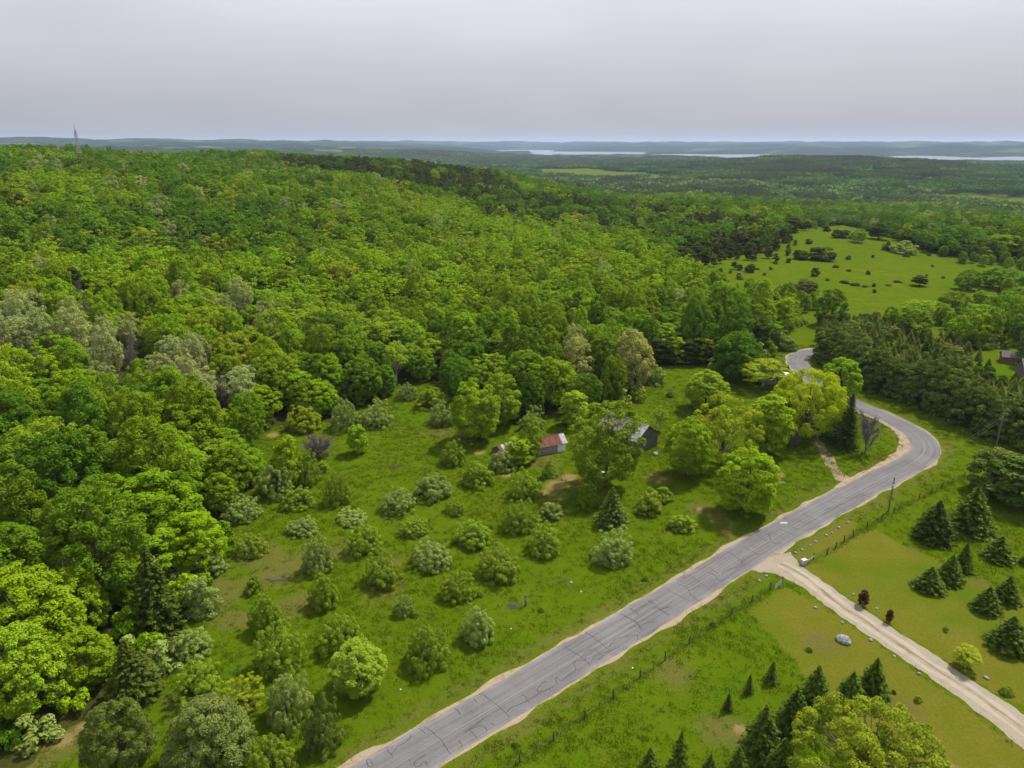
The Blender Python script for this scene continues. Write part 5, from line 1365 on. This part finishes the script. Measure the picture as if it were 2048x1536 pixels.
# ------------------------------------------------------------------ stones
m, t, out = mat('field_stone')
tc = N(t, 'ShaderNodeTexCoord'); oi = N(t, 'ShaderNodeObjectInfo')
n1 = noise(t, 2.4, 5, .65, tc.outputs['Object']); n2 = noise(t, 9, 3, .6, tc.outputs['Object'])
c = mixc(t, mrange(t, n1, .4, .6), (.12, .12, .12), (.33, .33, .32)); c = mixc(t, mrange(t, n2, .55, .7, 0, .5), c, (.44, .44, .43))
principled(t, out, c, .9, .2, n1, .4, .05); M['stone'] = m
def rock_mesh(seed, sx, sy, sz):
    bm = bmesh.new(); bmesh.ops.create_icosphere(bm, subdivisions=3, radius=1); r = np.random.RandomState(seed)
    pl = [(unit(r.randn(3)), .72 + .25 * r.rand()) for k in range(9)]
    for v in bm.verts:
        p = np.array(v.co)
        for n_, d_ in pl:
            e_ = p @ n_ - d_
            if e_ > 0: p = p - n_ * e_ * .85
        p = p * (1 + .04 * math.sin(5 * p[0] + seed) * math.cos(4 * p[1] - seed)); v.co = Vector((p[0] * sx, p[1] * sy, max(p[2], -.55) * sz + .42 * sz))
    me = bpy.data.meshes.new('stone'); bm.to_mesh(me); bm.free(); me.materials.append(M['stone'])
    me.polygons.foreach_set('use_smooth', np.ones(len(me.polygons), bool)); return me
RM = [rock_mesh(k + 1, 1, .75, .62) for k in range(5)]
def rock(px, py, w_px, label, group=None, rz=None, k=0, name='stone'):
    P = flat(px, py); s = w_px * mpp(P) / 2 * .85; o = obj(name, RM[k % 5]); o.location = P.tolist(); o.scale = (s, s, s); o.rotation_euler = (0, 0, prng.random() * 6 if rz is None else rz)
    return tag(o, label, 'boulder' if name == 'boulder' else 'stone', group)
for k, (x, y) in enumerate([(1591, 1106), (1604, 1100), (1620, 1091), (1631, 1084), (1652, 1071), (1664, 1066), (1678, 1056), (1696, 1046)]):
    rock(x, y, 9 - (k % 3), 'rounded stone in the row between the road and the wire fence', 'stone row between road and fence', k=k)
rock(1755, 1016, 6, 'single small stone in long grass near the utility pole', k=1)
for k, (x, y) in enumerate([(1518, 1162), (1532, 1153)]): rock(x, y, 10, 'low stone beside the driveway mouth on the cluster side', 'stones at the driveway mouth', k=k + 2)
rock(1687, 1283, 36, 'big whitish grey boulder on the lawn beside the driveway', name='boulder', rz=-.6, k=3)
for k, (x, y, w_, lb) in enumerate([(1631, 1216, 10, 'dark small stone on the lawn between fence and boulder'), (1684, 1246, 9, 'grey stone just behind the big boulder'), (1741, 1281, 12, 'dark streaked stone between the big boulder and driveway'), (1788, 1313, 9, 'grey stone on the driveway edge past the boulder'), (1838, 1348, 10, 'stone on the driveway edge above the lawn corner'), (1973, 1357, 13, 'pale stone on the far side of the driveway'), (1706, 1189, 8, 'little stone at the foot of the dense purple tree'), (1753, 1218, 9, 'little stone next to the tiny purple tree'), (1311, 909, 16, 'grey stone at the corner of the barn'), (1142, 1166, 10, 'dark stone lying in the orchard grass')]):
    rock(x, y, w_, lb, k=k)
for k, (x, y) in enumerate([(1022, 1258), (801, 1380), (1162, 1184), (1265, 1337)]):
    P = flat(x, y); mb = MB().box((0, 0, .06), (.2, .15, .1), Matrix.Rotation(.4 + k, 3, 'Z')).box((.03, .02, .13), (.14, .1, .05), Matrix.Rotation(1.0 + k, 3, 'Z'))
    o = mb.build('litter', M['white_paint']); o.location = P.tolist(); tag(o, 'tiny white scrap of litter in the roadside grass', 'litter', 'white scraps in the grass')

# dead wood
P = flat(1051, 1212); r = random.Random(5)
b = empty('dead_stump', (P[0], P[1], 0)); tag(b, 'broken dead stump with twigs standing in the orchard grass', 'stump')
MB().tube([(0, 0, -.05), (.03, 0, .8), (-.06, .05, 1.9)], [.22, .17, .12], 7).build('trunk', M['bark'], b)
for k in range(5):
    th = r.uniform(0, 6.28); MB().tube([(0, 0, 1 + .15 * k), (math.cos(th) * .5, math.sin(th) * .5, 1.4 + .12 * k), (math.cos(th), math.sin(th), 1.5 + .1 * k)], [.05, .035, .015], 5).build('branch', M['twig'], b)
def brush(px, py, n, ln, label):
    P = flat(px, py); mb = MB(); r = random.Random(px)
    for k in range(n):
        a_ = r.uniform(-ln, ln) * .6; b_ = r.uniform(-.5, .5); th = r.uniform(-.7, .7) + (3.14 if r.random() < .5 else 0); l_ = r.uniform(.5, 1.4)
        mb.tube([(a_, b_, .06), (a_ + math.cos(th) * l_ * .5, b_ + math.sin(th) * l_ * .5, r.uniform(.1, .4)), (a_ + math.cos(th) * l_, b_ + math.sin(th) * l_, r.uniform(.05, .5))], [.035, .025, .01], 4, False)
    o = mb.build('dead_branches', M['twig']); o.location = P.tolist(); tag(o, label, 'branches')
brush(1027, 1213, 40, 1.8, 'heap of dead twigs beside the broken stump'); brush(558, 1160, 34, 2.6, 'fallen dead branches beside the small orchard bush')
brush(1128, 1162, 16, 1.2, 'few dead sticks beside the dark orchard stone'); brush(790, 934, 30, 1.4, 'grey brush heap lying in the middle of the orchard lane')
# standing dead trees in the wood
for px, py, hh, lb in [(287, 850, 11, 'broken dead snag with a side limb above the woodland canopy'), (150, 1250, 12, 'bare grey dead tree in the near woodland')]:
    P = ground(px, py); b = empty('dead_tree', P.tolist()); tag(b, lb, 'dead tree')
    MB().tube([(0, 0, 0), (.1, 0, hh * .6), (.3, .1, hh)], [.22, .16, .07], 7).build('trunk', M['bark_pale'], b)
    r = random.Random(px)
    for k in range(9):
        th = r.uniform(0, 6.28); z0 = hh * r.uniform(.5, .95); l_ = r.uniform(1.2, 3); MB().tube([(.2, 0, z0), (math.cos(th) * l_ * .6, math.sin(th) * l_ * .6, z0 + l_ * .4), (math.cos(th) * l_, math.sin(th) * l_, z0 + l_ * .8)], [.06, .04, .012], 4, False).build('branch', M['twig'], b)

# ------------------------------------------------------------------ radio masts on the hill
def mast(px, dist, top_py, base_w, top_w, label, banded):
    d = ray(px, 300); a_ = math.atan2(d[0], d[1]); x, y = math.sin(a_) * dist, math.cos(a_) * dist; z = float(height(x, y))
    top = zat((x, y), px, top_py) - z; o = empty('radio_mast', (x, y, z)); tag(o, label, 'mast')
    ns = 14; legs = [MB() for k in range(4)]
    for i in range(ns):
        z0, z1 = top * .86 * i / ns, top * .86 * (i + 1) / ns
        w0 = base_w + (top_w - base_w) * (i / ns) ** .8; w1 = base_w + (top_w - base_w) * ((i + 1) / ns) ** .8
        mb = MB(); cs = [(-1, -1), (1, -1), (1, 1), (-1, 1)]; rd = .13 if banded else .07
        for k in range(4):
            a, b_ = cs[k], cs[(k + 1) % 4]
            mb.tube([(a[0] * w0 / 2, a[1] * w0 / 2, z0), (a[0] * w1 / 2, a[1] * w1 / 2, z1)], rd, 4)
            mb.tube([(a[0] * w0 / 2, a[1] * w0 / 2, z0), (b_[0] * w1 / 2, b_[1] * w1 / 2, z1)], rd * .6, 3)
            mb.tube([(b_[0] * w0 / 2, b_[1] * w0 / 2, z0), (a[0] * w1 / 2, a[1] * w1 / 2, z1)], rd * .6, 3)
            mb.tube([(a[0] * w1 / 2, a[1] * w1 / 2, z1), (b_[0] * w1 / 2, b_[1] * w1 / 2, z1)], rd * .6, 3)
        band = 'steel' if not banded else ('white_paint' if i < 6 else ('red_paint' if i < 8 else 'steel'))
        mb.build('lattice_section', M[band], o)
    MB().tube([(0, 0, top * .85), (0, 0, top)], [.16 if banded else .07, .08 if banded else .04], 6).build('antenna', M['steel'], o)
    if banded:
        MB().box((.5, 0, top * .88), (.5, .4, 1.6)).build('antenna_panel', M['steel'], o)
mast(157, 640, 247, 4.6, 1.1, 'tall lattice radio mast with white and red lower part on the wooded hill', True)
mast(107, 600, 303, 1.2, .5, 'short thin mast beside the tall lattice radio mast', False)

# ------------------------------------------------------------------ air
m = bpy.data.materials.new('haze'); m.use_nodes = True; t = m.node_tree; t.nodes.clear(); out = N(t, 'ShaderNodeOutputMaterial')
pv = N(t, 'ShaderNodeVolumePrincipled'); pv.inputs['Color'].default_value = (.58, .73, 1.0, 1); pv.inputs['Density'].default_value = 3.8e-5; pv.inputs['Anisotropy'].default_value = 0.1
t.links.new(pv.outputs[0], out.inputs['Volume'])
hz = MB().box((0, 0, 40), (64000, 64000, 300)).build('haze', m)
tag(hz, 'thin blue air over the far hills and lake', None, None, 'stuff')
